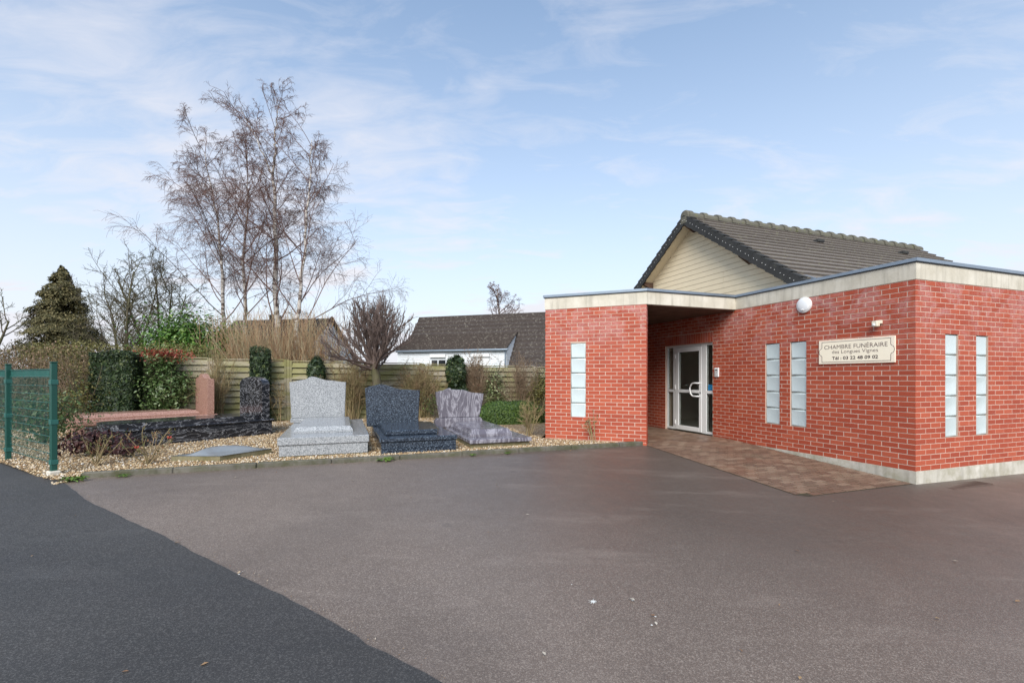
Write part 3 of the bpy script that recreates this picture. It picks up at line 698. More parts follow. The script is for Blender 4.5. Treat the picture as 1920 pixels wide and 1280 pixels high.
# door set: frame > bars; leaf > handle, panes
dz0, dz1 = .236, 2.262
fx = (.045, .105)          # depth of the frame behind the wall face
b = MB()
for (a0, a1, z0, z1) in ((3.836, 3.882, dz0, dz1), (4.066, 4.206, dz0, dz1), (5.087, 5.175, dz0, dz1), (5.368, 5.412, dz0, dz1), (3.882, 4.066, dz0, dz0 + .055), (3.882, 4.066, dz1 - .05, dz1), (5.175, 5.368, dz0, dz0 + .055), (5.175, 5.368, dz1 - .05, dz1), (4.206, 5.087, dz1 - .05, dz1), (3.882, 4.066, 1.135, 1.20), (5.175, 5.368, 1.135, 1.20)):
    b.box(fx[0], fx[1], a0, a1, z0, z1, c=.004)
df = b.build('door_frame', MT['white'], bl)
for (a0, a1, z0, z1) in ((3.882, 4.066, 1.2, dz1 - .05), (3.882, 4.066, dz0 + .055, 1.135), (5.175, 5.368, 1.2, dz1 - .05), (5.175, 5.368, dz0 + .055, 1.135)):
    b = MB(); b.box(.070, .078, a0 + .006, a1 - .006, z0 + .006, z1 - .006); b.build('side_pane', MT['glass'], df)
    b = MB(); 
    for q in ((a0, a0 + .008, z0, z1), (a1 - .008, a1, z0, z1), (a0 + .008, a1 - .008, z0, z0 + .008), (a0 + .008, a1 - .008, z1 - .008, z1)): b.box(.062, .069, *q)
    b.build('gasket', MT['dark'], df)
b = MB()
for (a0, a1, z0, z1) in ((4.212, 4.290, dz0 + .012, dz1 - .056), (4.975, 5.081, dz0 + .012, dz1 - .056), (4.290, 4.975, dz0 + .012, dz0 + .115), (4.290, 4.975, dz1 - .165, dz1 - .056), (4.290, 4.975, 1.135, 1.205)):
    b.box(.036, .100, a0, a1, z0, z1, c=.004)
leaf = b.build('door', MT['white'], bl)
for z0, z1 in ((dz0 + .115, 1.135), (1.205, dz1 - .165)):
    b = MB(); b.box(.068, .076, 4.296, 4.969, z0 + .006, z1 - .006); b.build('pane', MT['glass'], leaf)
    b = MB()
    for q in ((4.290, 4.300, z0, z1), (4.965, 4.975, z0, z1), (4.300, 4.965, z0, z0 + .01), (4.300, 4.965, z1 - .01, z1)): b.box(.060, .067, *q)
    b.build('gasket', MT['dark'], leaf)
pts = [(.034, 4.252, 1.065), (-.02, 4.256, 1.065), (-.035, 4.30, 1.065), (-.035, 4.36, 1.065)] + [(-.035, 4.37 + .13 * math.cos(t), 1.215 + .15 * math.sin(t)) for t in [R(-80 + 16 * i) for i in range(11)]] + [(-.035, 4.36, 1.365), (-.035, 4.30, 1.365), (-.02, 4.256, 1.365), (.034, 4.252, 1.365)]
b = MB(); b.tube(pts, .017, 8); b.build('handle', MT['white'], leaf, True)
b = MB(); b.lathe([(.016, 0), (.016, .012)], 12, Matrix.Translation((.036, 4.235, 1.15)) @ Matrix.Rotation(-math.pi / 2, 4, 'Y')); b.build('lock', MT['steel'], leaf)
for z_ in (.42, 1.26, 2.0):
    b = MB(); b.tube([(.030, 5.084, z_ - .05), (.030, 5.084, z_ + .05)], .012, 8); b.build('hinge', MT['white'], leaf)
b = MB(); b.tube([(.12, 4.90, 1.30), (.16, 4.90, 1.30), (.16, 4.78, 1.30)], .011, 6); b.build('inner_handle', MT['steel'], leaf)
m = Mat('blue_notice', .4); p = m.obj(); m.color(m.mix(m.ramp(m.noise(p, 38, 2), [(.50, 0.0), (.54, 1.0)]), (.03, .27, .55), (.02, .11, .25))); 
b = MB(); b.box(.066, .069, 3.888, 4.035, 1.207, 1.335); o = b.build('door_sticker', m.m, df); o['label'] = 'small blue notice on the side pane'
# gabled roof behind the parapet
GA_V, GA_Z, EV, EZ = 4.79, 5.30, 1.62, 3.10
GU0, GU1, GW = .05, 8.75, .36
sl = Vector((EV - GA_V, EZ - GA_Z)); slen = sl.length; sl /= slen
pitch = (GA_Z - EZ) / (GA_V - EV)
def gable_top(v): return GA_Z - .10 - pitch * abs(v - GA_V)
z = 2.99; k = 0
hw = GA_V - EV
while z < GA_Z - .16:
    z1 = min(z + .121, GA_Z - .12)
    def ext(zz): return max(.01, (GA_Z - .10 - zz) / pitch)
    cuts = [GA_V - ext(z), GA_V + ext(z)]
    spans = [(cuts[0], cuts[1])]
    jv = GA_V + (-.9 if k in (5, 6) else .75 if k in (6, 7) else 99)
    if jv < 50: spans = [(cuts[0], jv - .0015), (jv + .0015, cuts[1])]
    for a0, a1 in spans:
        e0 = GA_V - ext(z1) if a0 == cuts[0] else a0; e1 = GA_V + ext(z1) if a1 == cuts[1] else a1
        b = MB(); y_ = [(GW, z), (GW - .004, z), (GW, z1 - .006)]
        vs = [(GW - .006, a0, z), (GW - .006, a1, z), (GW, e1, z1 - .005), (GW, e0, z1 - .005), (GW + .05, a0, z), (GW + .05, a1, z), (GW + .05, e1, z1 - .005), (GW + .05, e0, z1 - .005)]
        b.add(vs, [(0, 1, 2, 3), (4, 5, 6, 7), (0, 1, 5, 4), (1, 2, 6, 5), (2, 3, 7, 6), (3, 0, 4, 7)]); b.build('cladding_board', MT['clad'], bl)
    z += .121; k += 1
b = MB(); b.prism([(GA_V - hw, 2.99), (GA_V + hw, 2.99), (GA_V + hw, 3.0), (GA_V, GA_Z - .12), (GA_V - hw, 3.0)], 'x', GW + .02, GW + .15); b.build('gable_backing', MT['dark'], bl)
NR = 16; rl = slen / NR
for side in (1, -1):
    rp = bpy.data.objects.new('roof_slope', None); link(rp, bl)
    for i in range(NR):
        if side < 0 and i > 12: continue
        def pt(t, lift):
            v_ = GA_V + sl.x * t; zz = GA_Z + sl.y * t; return (v_ + sl.y * -lift * -1 * 0 , zz)
        t0, t1 = i * rl - .05, (i + 1) * rl
        nrm = Vector((-sl.y * -1, sl.x * -1)); nrm = Vector((sl.y, -sl.x)); nrm = nrm if nrm.y > 0 else -nrm
        P0 = Vector((GA_V, GA_Z)) + sl * t0; P1 = Vector((GA_V, GA_Z)) + sl * t1
        poly = [P0, P1 + nrm * .012, P1 + nrm * .060, P0 + nrm * .012]
        if side < 0: poly = [Vector((2 * GA_V - q.x, q.y)) for q in poly][::-1]
        b = MB(); b.prism([(q.x, q.y) for q in poly], 'x', GU0 + .06, GU1); b.build('tile_course', MT['tile'], rp)
        # verge tile
        q0, q1 = Vector((GA_V, GA_Z)) + sl * (i * rl - .02), Vector((GA_V, GA_Z)) + sl * ((i + 1) * rl + .005)
        vp = [q0 + nrm * .018, q0 - nrm * .165, q1 - nrm * .145, q1 + nrm * .055]
        if side < 0: vp = [Vector((2 * GA_V - q.x, q.y)) for q in vp][::-1]
        b = MB(); b.prism([(q.x, q.y) for q in vp], 'x', GU0 - .02 - (.004 if i % 2 else 0), GU0 + .012)
        top = [q0 + nrm * .018, q1 + nrm * .050, q1 + nrm * .062, q0 + nrm * .030]
        if side < 0: top = [Vector((2 * GA_V - q.x, q.y)) for q in top][::-1]
        b.prism([(q.x, q.y) for q in top], 'x', GU0 - .02, GU0 + .16)
        vt = b.build('verge_tile', MT['verge'], rp)
        bn = MB()
        for f_ in (.35, .7):
            c_ = q0 + (q1 - q0) * f_ - nrm * .055
            if side < 0: c_ = Vector((2 * GA_V - c_.x, c_.y))
            bn.lathe([(.008, 0), (.005, .005)], 6, Matrix.Translation((GU0 - .0245, c_.x, c_.y)) @ Matrix.Rotation(-math.pi / 2, 4, 'Y'))
        bn.build('nail', MT['white'], vt)
    # boarded underside of the verge overhang
    vp = [Vector((GA_V, GA_Z)) - nrm * .105, Vector((GA_V, GA_Z)) + sl * slen - nrm * .105, Vector((GA_V, GA_Z)) + sl * slen - nrm * .09, Vector((GA_V, GA_Z)) - nrm * .09]
    if side < 0: vp = [Vector((2 * GA_V - q.x, q.y)) for q in vp][::-1]
    b = MB(); b.prism([(q.x, q.y) for q in vp], 'x', GU0 + .014, GW + .1); b.build('verge_soffit', MT['clad'], rp)
    # two vent tiles
    if side > 0:
        for uu_, i_ in ((3.4, 3), (6.6, 3)):
            c_ = Vector((GA_V, GA_Z)) + sl * ((i_ + .5) * rl) + nrm * .06
            b = MB(); b.box(uu_, uu_ + .22, c_.x - .10, c_.x + .06, c_.y - .05, c_.y + .03, c=.015); b.build('vent_tile', MT['verge'], rp)
n = 20; rlen = (GU1 - GU0 - .1) / n
for i in range(n):
    b = MB(); u0 = GU0 + .08 + i * rlen; prof = []
    for (x, sc) in ((u0 - .03, 1.22), (u0 + .09, 1.22), (u0 + .095, .98), (u0 + rlen, .93)):
        for j in range(9):
            t = math.pi * (j / 8) * 1.16 - .08 * math.pi
            prof.append((x, GA_V + math.cos(t) * .125 * sc, GA_Z + .005 + math.sin(t) * .122 * sc))
    b.add(prof, [(r_ * 9 + j, r_ * 9 + j + 1, r_ * 9 + 10 + j, r_ * 9 + 9 + j) for r_ in range(3) for j in range(8)] + [tuple(range(9))])
    b.build('ridge_tile', MT['ridge'], bl, False)
b = MB(); b.lathe([(.135, -.03), (.140, .0), (.125, .035), (.02, .05)], 16, Matrix.Translation((GU0 + .03, GA_V, GA_Z + .02)) @ Matrix.Rotation(-math.pi / 2, 4, 'Y')); b.box(GU0 - .025, GU0 + .03, GA_V - .10, GA_V + .10, GA_Z - .17, GA_Z, c=.01); b.build('ridge_end', MT['ridge'], bl)
for (dv, dz) in ((0, -.22), (-1.62, -.22), (1.62, -.22)):
    v_ = GA_V + dv; zz = GA_Z - pitch * abs(dv) + dz
    b = MB(); b.prism([(GU0 + .03, zz + .09), (GU0 + .03, zz + .02), (GW, zz - .12), (GW, zz + .09)], 'y', v_ - .04, v_ + .04); b.build('purlin_end', MT['soffit'], bl)
b = MB(); b.add([(.30, EV + .42, 3.12), (.30, EV - .12, 3.12), (.30, EV - .02, 3.20), (.30, EV + .30, 3.36), (.345, EV + .42, 3.12), (.345, EV - .12, 3.12), (.345, EV - .02, 3.20), (.345, EV + .30, 3.36)], [(0, 1, 2, 3), (4, 5, 6, 7), (0, 1, 5, 4), (1, 2, 6, 5), (2, 3, 7, 6), (3, 0, 4, 7)])
b.build('flashing', MT['zinc'], bl)
b = MB(); b.box(GW + .2, GU1 - .1, EV + .1, 2 * GA_V - EV - .1, 3.0, 3.14); b.build('eaves_wall', MT['clad'], bl)
b = MB(); b.prism([(EV + .2, 3.1), (2 * GA_V - EV - .2, 3.1), (GA_V, GA_Z - .15)], 'x', GU1 - .3, GU1 - .2); b.build('rear_gable', MT['clad'], bl)

# ------------------------------------------------------------------ things on the building
sg = site('name_sign', 'cream name board with dark lettering on the brick wall', 'sign', 0, .828, 1.915, -R(90))     # x runs along the wall towards the corner
m = Mat('cream_sign_board', .4); m.color(m.mix(m.noise(m.obj(), 3, 3), (.82, .71, .56), (.88, .78, .64))); cream = m.m
m = Mat('sign_field', .4); m.color(m.mix(m.noise(m.obj(), 3, 3), (.86, .76, .59), (.90, .82, .66))); field = m.m
ink = simple('dark_brown_ink', (.10, .055, .055), .5); ink2 = simple('black_ink', (.045, .020, .026), .5)
b = MB(); b.box(-.578, .578, -.022, -.002, -.195, .195, c=.003); b.build('board', cream, sg)
def sign_outline(sx, sz, nr_):
    pts = []
    q = [(sx, -sz), (sx, -nr_ * 1.3)] + [(sx + nr_ * .10 + nr_ * .75 * math.cos(t), nr_ * math.sin(t)) for t in [(-80 + 160 * i / 10) * math.pi / 180 for i in range(11)]] + [(sx, nr_ * 1.3), (sx, sz)]
    return q + [(-x, -z) for x, z in q]
o1 = sign_outline(.525, .168, .058); o0 = sign_outline(.518, .161, .0575)
o0 = [(x * .9868, z * .958) for x, z in o1]
b = MB(); n = len(o1); b.add([(x, -.0235, z) for x, z in o1] + [(x, -.0235, z) for x, z in o0], [(i, (i + 1) % n, n + (i + 1) % n, n + i) for i in range(n)]); b.build('border_line', ink, sg)
b = MB(); b.add([(x, -.0229, z) for x, z in o0], [tuple(range(n))]); b.build('field', field, sg)
def text(s, x, z, h, width, m, bold, name):
    cu_ = bpy.data.curves.new('t', 'FONT'); cu_.body = s; cu_.align_x = 'CENTER'; cu_.align_y = 'CENTER'; cu_.size = 1.0; cu_.offset = bold; cu_.resolution_u = 3
    t = bpy.data.objects.new('t', cu_); me = bpy.data.meshes.new_from_object(t); bpy.data.objects.remove(t); bpy.data.curves.remove(cu_)
    co = np.zeros(len(me.vertices) * 3); me.vertices.foreach_get('co', co); co = co.reshape(-1, 3)
    w_, h_ = np.ptp(co[:, 0]), np.ptp(co[:, 1]); cx_, cy_ = (co[:, 0].max() + co[:, 0].min()) / 2, (co[:, 1].max() + co[:, 1].min()) / 2
    out = np.zeros_like(co); out[:, 0] = x + (co[:, 0] - cx_) * width / w_; out[:, 2] = z + (co[:, 1] - cy_) * h / h_; out[:, 1] = -.0245
    me.vertices.foreach_set('co', out.ravel()); me.materials.clear(); me.materials.append(m); me.update()
    return link(bpy.data.objects.new(name, me), sg)
text('CHAMBRE FUN\u00c9RAIRE', 0, .088, .082, .96, ink, -.004, 'lettering')
text('des Longues Vignes', 0, -.008, .072, .70, ink, -.006, 'lettering')
text('T\u00e9l : 03 22 48 09 02', 0, -.103, .054, .70, ink2, .020, 'lettering')

lp = site('wall_lamp', 'round white bulkhead lamp high on the brick wall', 'lamp', 0, 1.676, 2.757)
Mx = Matrix.Rotation(-math.pi / 2, 4, 'Y')
b = MB(); b.lathe([(.136, .002), (.136, .03), (.128, .036)], 32, Mx); b.build('base_ring', MT['white'], lp, False)
b = MB(); b.lathe([(.120, .034), (.114, .042), (.098, .050), (.070, .056), (.035, .060), (.004, .061)], 32, Mx); b.build('cover', MT['lampglass'], lp, True)
b = MB(); b.box(-.072, -.055, -.018, .018, -.095, -.074, c=.003); b.build('catch', MT['white'], lp)
se = site('motion_sensor', 'small cream motion sensor above the name sign', 'sensor', 0, .47, 2.31)
b = MB(); b.box(-.045, -.002, -.045, .035, -.01, .045, c=.006); b.build('mount', MT['plastic'], se)
b = MB(); b.box(-.105, -.035, -.030, .055, -.052, .030, c=.010); b.build('body', MT['plastic'], se)
b = MB(); b.lathe([(.020, 0), (.017, .010), (.004, .014)], 12, Matrix.Translation((-.105, .018, -.022)) @ Mx); b.build('lens', MT['lampglass'], se)
ic = site('intercom', 'grey entry intercom panel beside the glass door', 'intercom', 0, 3.693, 1.605)
b = MB(); b.box(-.030, -.002, -.058, .058, -.100, .100, c=.006); b.build('case', MT['white'], ic)
b = MB(); b.box(-.034, -.029, -.036, .036, -.075, .060, c=.002); b.build('keypad', MT['steel'], ic)
for i in range(4):
    for j in range(3):
        b = MB(); b.box(-.038, -.033, -.026 + j * .019, -.012 + j * .019, -.066 + i * .026, -.048 + i * .026); b.build('key', MT['dark'] if False else MT['white'], ic)
dg = site('drain_grate', 'rusty slotted drain grate at the foot of the end wall', 'grate', .72, -.20, gz(.7, -.2) + .006)
rust = simple('rusty_iron', (.10, .065, .05), .75, .3)
b = MB()
for q in ((-.45, .45, -.10, -.085), (-.45, .45, .085, .10), (-.45, -.435, -.085, .085), (.435, .45, -.085, .085)): b.box(q[0], q[1], q[2], q[3], -.015, .004)
b.build('frame', rust, dg)
for i in range(18):
    b = MB(); x = -.42 + i * .0485; b.box(x, x + .018, -.085, .085, -.012, .002); b.build('bar', rust, dg)
b = MB(); b.box(-.434, .434, -.084, .084, -.016, -.0125); b.build('pit', MT['dark'], dg)

# ------------------------------------------------------------------ tombs on display
def slab(x0, x1, y0, y1, z0, z1, name, m, parent, c=.008, top=None):
    b = MB(); b.box(x0, x1, y0, y1, z0, z1, c=c); return b.build(name, m, parent)
def headstone(outline, y0, y1, name, m, parent, c=.012):
    """outline in x,z; chamfered front and back"""
    n = len(outline); cx_ = sum(p[0] for p in outline) / n; cz_ = sum(p[1] for p in outline) / n
    w_ = max(p[0] for p in outline) - min(p[0] for p in outline); h_ = max(p[1] for p in outline) - min(p[1] for p in outline)
    def ins(p): return (cx_ + (p[0] - cx_) * (1 - 2 * c / w_), cz_ + (p[1] - cz_) * (1 - 2 * c / h_))
    vs = [(ins(p)[0], y0, ins(p)[1]) for p in outline] + [(p[0], y0 + c, p[1]) for p in outline] + [(p[0], y1 - c, p[1]) for p in outline] + [(ins(p)[0], y1, ins(p)[1]) for p in outline]
    fs = [tuple(range(n)), tuple(range(3 * n, 4 * n))] + [(r_ * n + i, r_ * n + (i + 1) % n, r_ * n + n + (i + 1) % n, r_ * n + n + i) for r_ in range(3) for i in range(n)]
    b = MB(); b.add(vs, fs); return b.build(name, m, parent)
def smooth_curve(keys, n=24):
    xs = [k[0] for k in keys]; out = []
    for i in range(n + 1):
        x = xs[0] + (xs[-1] - xs[0]) * i / n
        for (a, b_) in zip(keys[:-1], keys[1:]):
            if a[0] <= x <= b_[0]:
                t = (x - a[0]) / (b_[0] - a[0]); t = t * t * (3 - 2 * t); out.append((x, a[1] + (b_[1] - a[1]) * t)); break
    return out
def tapered(x0, x1, y0, y1, z0, z1, ins, name, m, parent):
    """slab with sloping edges, flat front lip"""
    b = MB(); zl = z0 + (z1 - z0) * .35
    vs = [(x0, y0, z0), (x1, y0, z0), (x1, y1, z0), (x0, y1, z0), (x0, y0, zl), (x1, y0, zl), (x1, y1, zl), (x0, y1, zl), (x0 + ins, y0 + ins, z1), (x1 - ins, y0 + ins, z1), (x1 - ins, y1, z1), (x0 + ins, y1, z1)]
    fs = [(3, 2, 1, 0), (8, 9, 10, 11)] + [(i, (i + 1) % 4, 4 + (i + 1) % 4, 4 + i) for i in range(4)] + [(4 + i, 4 + (i + 1) % 4, 8 + (i + 1) % 4, 8 + i) for i in range(4)]
    b.add(vs, fs); return b.build(name, m, parent)
# grey tomb
g = site('grey_tomb', 'pale grey speckled granite tomb with stepped base and wavy headstone', 'tomb', -7.84, 3.83, GRAV)
A = MT['granite_grey']
slab(-.66, .68, .03, 3.0, -.05, .012, 'footing', MT['footing'], g)
slab(-.665, .665, .02, 3.0, .014, .185, 'base_block', A, g)
slab(-.685, .685, 0, 3.03, .188, .31, 'base_slab', A, g, .010)
tapered(-.50, .44, .52, 2.50, .312, .415, .045, 'grave_slab', A, g)
slab(-.74, .355, 2.52, 2.78, .312, .40, 'headstone_foot', A, g)
top = smooth_curve([(-.765, 1.155), (-.50, 1.20), (-.335, 1.268), (-.02, 1.19), (.34, 1.150)], 26)
headstone([(-.725, .40), (.315, .40)] + top[::-1], 2.57, 2.72, 'headstone', A, g)
# blue tomb
g = site('blue_tomb', 'dark blue pearl granite tomb with wave-topped headstone', 'tomb', -6.355, 3.66, GRAV)
A = MT['granite_blue']
slab(-.62, .63, .03, 2.55, -.05, .185, 'base_block', A, g)
slab(-.65, .65, 0, 2.58, .188, .262, 'base_slab', A, g, .012)
slab(-.53, .36, .30, 1.92, .264, .345, 'grave_slab', A, g, .014)
top = smooth_curve([(-.79, 1.035), (-.69, 1.07), (-.50, 1.112), (-.05, 1.005), (.305, .985)], 26)
headstone([(-.755, .264), (.27, .264)] + top[::-1], 1.93, 2.06, 'headstone', A, g)
# purple tomb
g = site('purple_tomb', 'mauve veined granite tomb with shield shaped headstone', 'tomb', -4.88, 3.74, GRAV)
A = MT['granite_purple']
slab(-.56, .57, .06, 2.55, -.05, .075, 'footing', MT['footing'], g)
slab(-.585, .595, 0, 2.6, .078, .152, 'base_slab', A, g, .010)
tapered(-.48, .34, .38, 2.10, .154, .285, .055, 'grave_slab', A, g)
headstone([(-.80, .154), (.27, .154), (.27, .30), (.22, .36), (-.74, .36), (-.80, .31)], 2.11, 2.32, 'headstone_foot', A, g)
top = smooth_curve([(-.775, .925), (-.64, .955), (-.455, 1.015)], 8) + smooth_curve([(-.435, .985), (-.20, .975), (.08, .905), (.305, .885)], 14)
headstone([(-.69, .362), (.20, .362), (.225, .45), (.30, .78)] + top[::-1] + [(-.765, .80), (-.71, .45)], 2.16, 2.28, 'headstone', A, g)
# black tomb, turned
rz = math.atan2(1.66, 2.36)
g = site('black_tomb', 'long black granite tomb with white veins and rounded headstone', 'tomb', -11.36, 5.66, GRAV, rz)
A = MT['granite_black']
slab(0, 2.86, .03, 1.20, -.05, .285, 'base_block', A, g)
slab(-.02, 2.90, 0, 1.23, .288, .335, 'base_slab', A, g, .012)
n = 12; arc = [(.28 - .26 * math.cos(-R(90) + R(180) * i / n), .62 + .44 * math.sin(-R(90) + R(180) * i / n)) for i in range(n + 1)]
outl = [(2.64, .18), (2.64, 1.06)] + arc[::-1]
b = MB(); b.prism(outl, 'z', .337, .425); b.build('grave_slab', A, g)
top = [(.615 + .51 * math.cos(R(t)), 1.10 + .165 * math.sin(R(t))) for t in range(0, 181, 12)]
hs = [(1.12, .337)] + top + [(.11, .337)]
n = len(hs); b = MB(); vs = [(2.68, y_, z_) for y_, z_ in hs] + [(2.84, y_, z_) for y_, z_ in hs]
b.add(vs, [tuple(range(n)), tuple(range(n, 2 * n))] + [(i, (i + 1) % n, n + (i + 1) % n, n + i) for i in range(n)]); b.build('headstone', A, g)
# pink tomb behind it
g = thing('pink_tomb', 'pink granite tomb with swept headstone behind the black tomb', 'tomb', (-9.42, 10.00, GRAV), math.atan2(.754, .657))
A = MT['granite_pink']
slab(0, 2.72, .03, 1.00, -.05, .18, 'base_block', A, g)
slab(-.03, 2.76, 0, 1.03, .182, .305, 'base_slab', A, g, .02)
tapered(.08, 2.38, .10, .94, .307, .425, .08, 'grave_slab', A, g)
top = smooth_curve([(.02, 1.21), (.24, 1.22), (.52, 1.345)], 10) + smooth_curve([(.54, 1.345), (.74, 1.25), (.92, 1.215)], 10)
hs = [(.99, .307), (1.0, .9)] + [(x_ * 1.09 - .02, z_) for x_, z_ in top[::-1]] + [(-.0, .9), (.01, .307)]
n = len(hs); b = MB(); vs = [(2.52, y_, z_) for y_, z_ in hs] + [(2.67, y_, z_) for y_, z_ in hs]
b.add(vs, [tuple(range(n)), tuple(range(n, 2 * n))] + [(i, (i + 1) % n, n + (i + 1) % n, n + i) for i in range(n)]); b.build('headstone', A, g)
# low stone lying in the gravel
g = site('flat_stone', 'low grey stone slab with a curved ridge lying in the gravel', 'stone slab', -9.30, 3.90, GRAV, R(20)); g.scale = (.80, .78, .9)
b = MB(); b.prism([(-.72, .55), (-.02, -.05), (.95, .32), (.35, .88)], 'z', -.02, .085); b.build('bed_stone', MT['footing'], g)
b = MB(); n = 14; vs = []; fs = []
for i in range(n + 1):
    t = i / n; A0 = Vector((-.74, .56, 0)).lerp(Vector((.36, .90, 0)), t); B0 = Vector((-.02, -.075, 0)).lerp(Vector((.98, .32, 0)), t)
    for j in range(9):
        s_ = j / 8; q = A0.lerp(B0, s_); hgt = .088 + .11 * math.exp(-((s_ - .45 + .25 * math.sin(t * 3.2) - .1) / .16) ** 2) * math.sin(math.pi * min(1, max(0, t * 1.0))) ** .6
        vs.append((q.x, q.y, hgt))
for i in range(n):
    for j in range(8): fs.append((i * 9 + j, i * 9 + j + 1, i * 9 + 10 + j, i * 9 + 9 + j))
b.add(vs, fs); ring = [(-.74, .56), (-.02, -.075), (.98, .32), (.36, .90)]
b.prism(ring, 'z', .0855, .0875); b.build('top_stone', MT['slate'], g, True)

# ------------------------------------------------------------------ green mesh fence
gf = site('mesh_fence', 'green welded mesh fence with two square posts at the road edge', 'fence', 0, 0, 0)
FA, FB = Vector((-11.11, 3.53)), Vector((-12.37, 5.10)); fd = (FB - FA).normalized(); fl = (FB - FA).length; fn = Vector((-fd.y, fd.x))
def FP(s, n): return FA + fd * s + fn * n
for s in (0, fl, 2 * fl):
    p = FP(s, 0); b = MB(); Mx2 = Matrix.Translation((p.x, p.y, 0)) @ Matrix.Rotation(math.atan2(fd.y, fd.x), 4, 'Z')
    b.box(-.032, .032, -.032, .032, .18, 1.690, c=.006, M=Mx2); po = b.build('post', MT['green_metal'], gf)
    b = MB(); b.box(-.036, .036, -.036, .036, 1.691, 1.706, c=.004, M=Mx2); b.build('post_cap', MT['green_metal'], po)
    for z_ in (1.44, .40, .92):
        b = MB(); b.box(-.040, .040, -.040, .040, z_ - .03, z_ + .03, c=.004, M=Mx2); b.build('clamp', MT['green_wire'], po)
    if s == 0:
        b = MB(); b.box(-.07, .07, -.06, .06, GRAV - .03, GRAV + .045, c=.012, M=Mx2); b.build('concrete_foot', MT['fascia'], po)
for k in range(2):
    pn_ = bpy.data.objects.new('mesh_panel', None); link(pn_, gf); s0, s1 = k * fl + .04, (k + 1) * fl - .04
    segs = []
    z = .385; i = 0
    def rod(s_a, n_a, z_a, s_b, n_b, z_b, r): 
        pa, pb = FP(s_a, n_a), FP(s_b, n_b); segs.append(((pa.x, pa.y, z_a), (pb.x, pb.y, z_b), r, r))
    hz = [.385 + .1115 * i for i in range(11)]
    for z_ in hz: rod(s0, -.012, z_, s1, -.012, z_, .0042)
    for z_ in (1.515, 1.56, 1.61): rod(s0, -.030 if z_ == 1.56 else -.012, z_, s1, -.030 if z_ == 1.56 else -.012, z_, .005)
    seg_mesh('horizontal_wire', segs, MT['green_wire'], pn_, 6); segs = []
    s_ = s0
    while s_ < s1: rod(s_, -.017, .36, s_, -.017, 1.62, .0021); s_ += .05
    seg_mesh('vertical_wire', segs, MT['green_wire'], pn_, 5)
    b = MB()
    pa, pb = FP(s0, -.022), FP(s1, -.022); dd = fd
    for z0, z1 in ((1.515, 1.612),):
        b.add([(pa.x, pa.y, z0), (pb.x, pb.y, z0), (pb.x, pb.y, z1), (pa.x, pa.y, z1)] + [(pa.x + fn.x * .003, pa.y + fn.y * .003, z0), (pb.x + fn.x * .003, pb.y + fn.y * .003, z0), (pb.x + fn.x * .003, pb.y + fn.y * .003, z1), (pa.x + fn.x * .003, pa.y + fn.y * .003, z1)],
              [(0, 1, 2, 3), (4, 5, 6, 7), (0, 1, 5, 4), (1, 2, 6, 5), (2, 3, 7, 6), (3, 0, 4, 7)])
    b.build('top_strip', MT['green_wire'], pn_)

# ------------------------------------------------------------------ timber fence behind the bed
wf = site('timber_fence', 'mossy overlapped timber slat fence behind the tombs', 'fence', 0, 10.78, 0)
PS = 1.94
rng = random.Random(4)
for k in range(-2, 6):
    u0 = -9.06 + k * PS; u1 = u0 + PS; dz = -.016 * (u0 + 12); base = .24 + dz
    b = MB(); b.box(u0 - .045, u0 + .045, -.045, .045, base - .2, base + 1.80, c=.006); b.build('post', MT['wood'], wf)
    for (xa, xb) in ((u0 + .05, u0 + .09), (u1 - .09, u1 - .05)):
        b = MB(); b.box(xa, xb, -.035, .01, base + .02, base + 1.755, c=.004); b.build('stile', MT['wood'], wf)
    b = MB(); b.box(u0 + .05, u1 - .05, -.045, .02, base + 1.757, base + 1.785, c=.004); b.build('capping', MT['wood'], wf)
    for i in range(10):
        z0 = base + .04 + i * .172; b = MB(); t = rng.uniform(-.006, .006)
        vs = [(u0 + .055, -.052, z0), (u1 - .055, -.052 + t * .3, z0 + t), (u1 - .055, .002, z0 + .148 + t), (u0 + .055, .002, z0 + .148),
              (u0 + .055, -.036, z0), (u1 - .055, -.036, z0 + t), (u1 - .055, .014, z0 + .148 + t), (u0 + .055, .014, z0 + .148)]
        b.add(vs, [(0, 1, 2, 3), (4, 5, 6, 7), (0, 1, 5, 4), (1, 2, 6, 5), (2, 3, 7, 6), (3, 0, 4, 7)]); b.build('slat', MT['wood'], wf)
        b = MB(); b.box(u0 + .055, u1 - .055, .030, .045, z0 - .05, z0 + .05, c=.003); b.build('back_slat', MT['wood'], wf)
    if k in (0,):
        b = MB(); b.box(u0 - .10, u0 - .05, -.05, -.02, base, base + 1.78, c=.004); b.box(u0 + .05, u0 + .10, -.05, -.036, base, base + 1.78, c=.004); b.build('cover_strip', MT['wood'], wf)

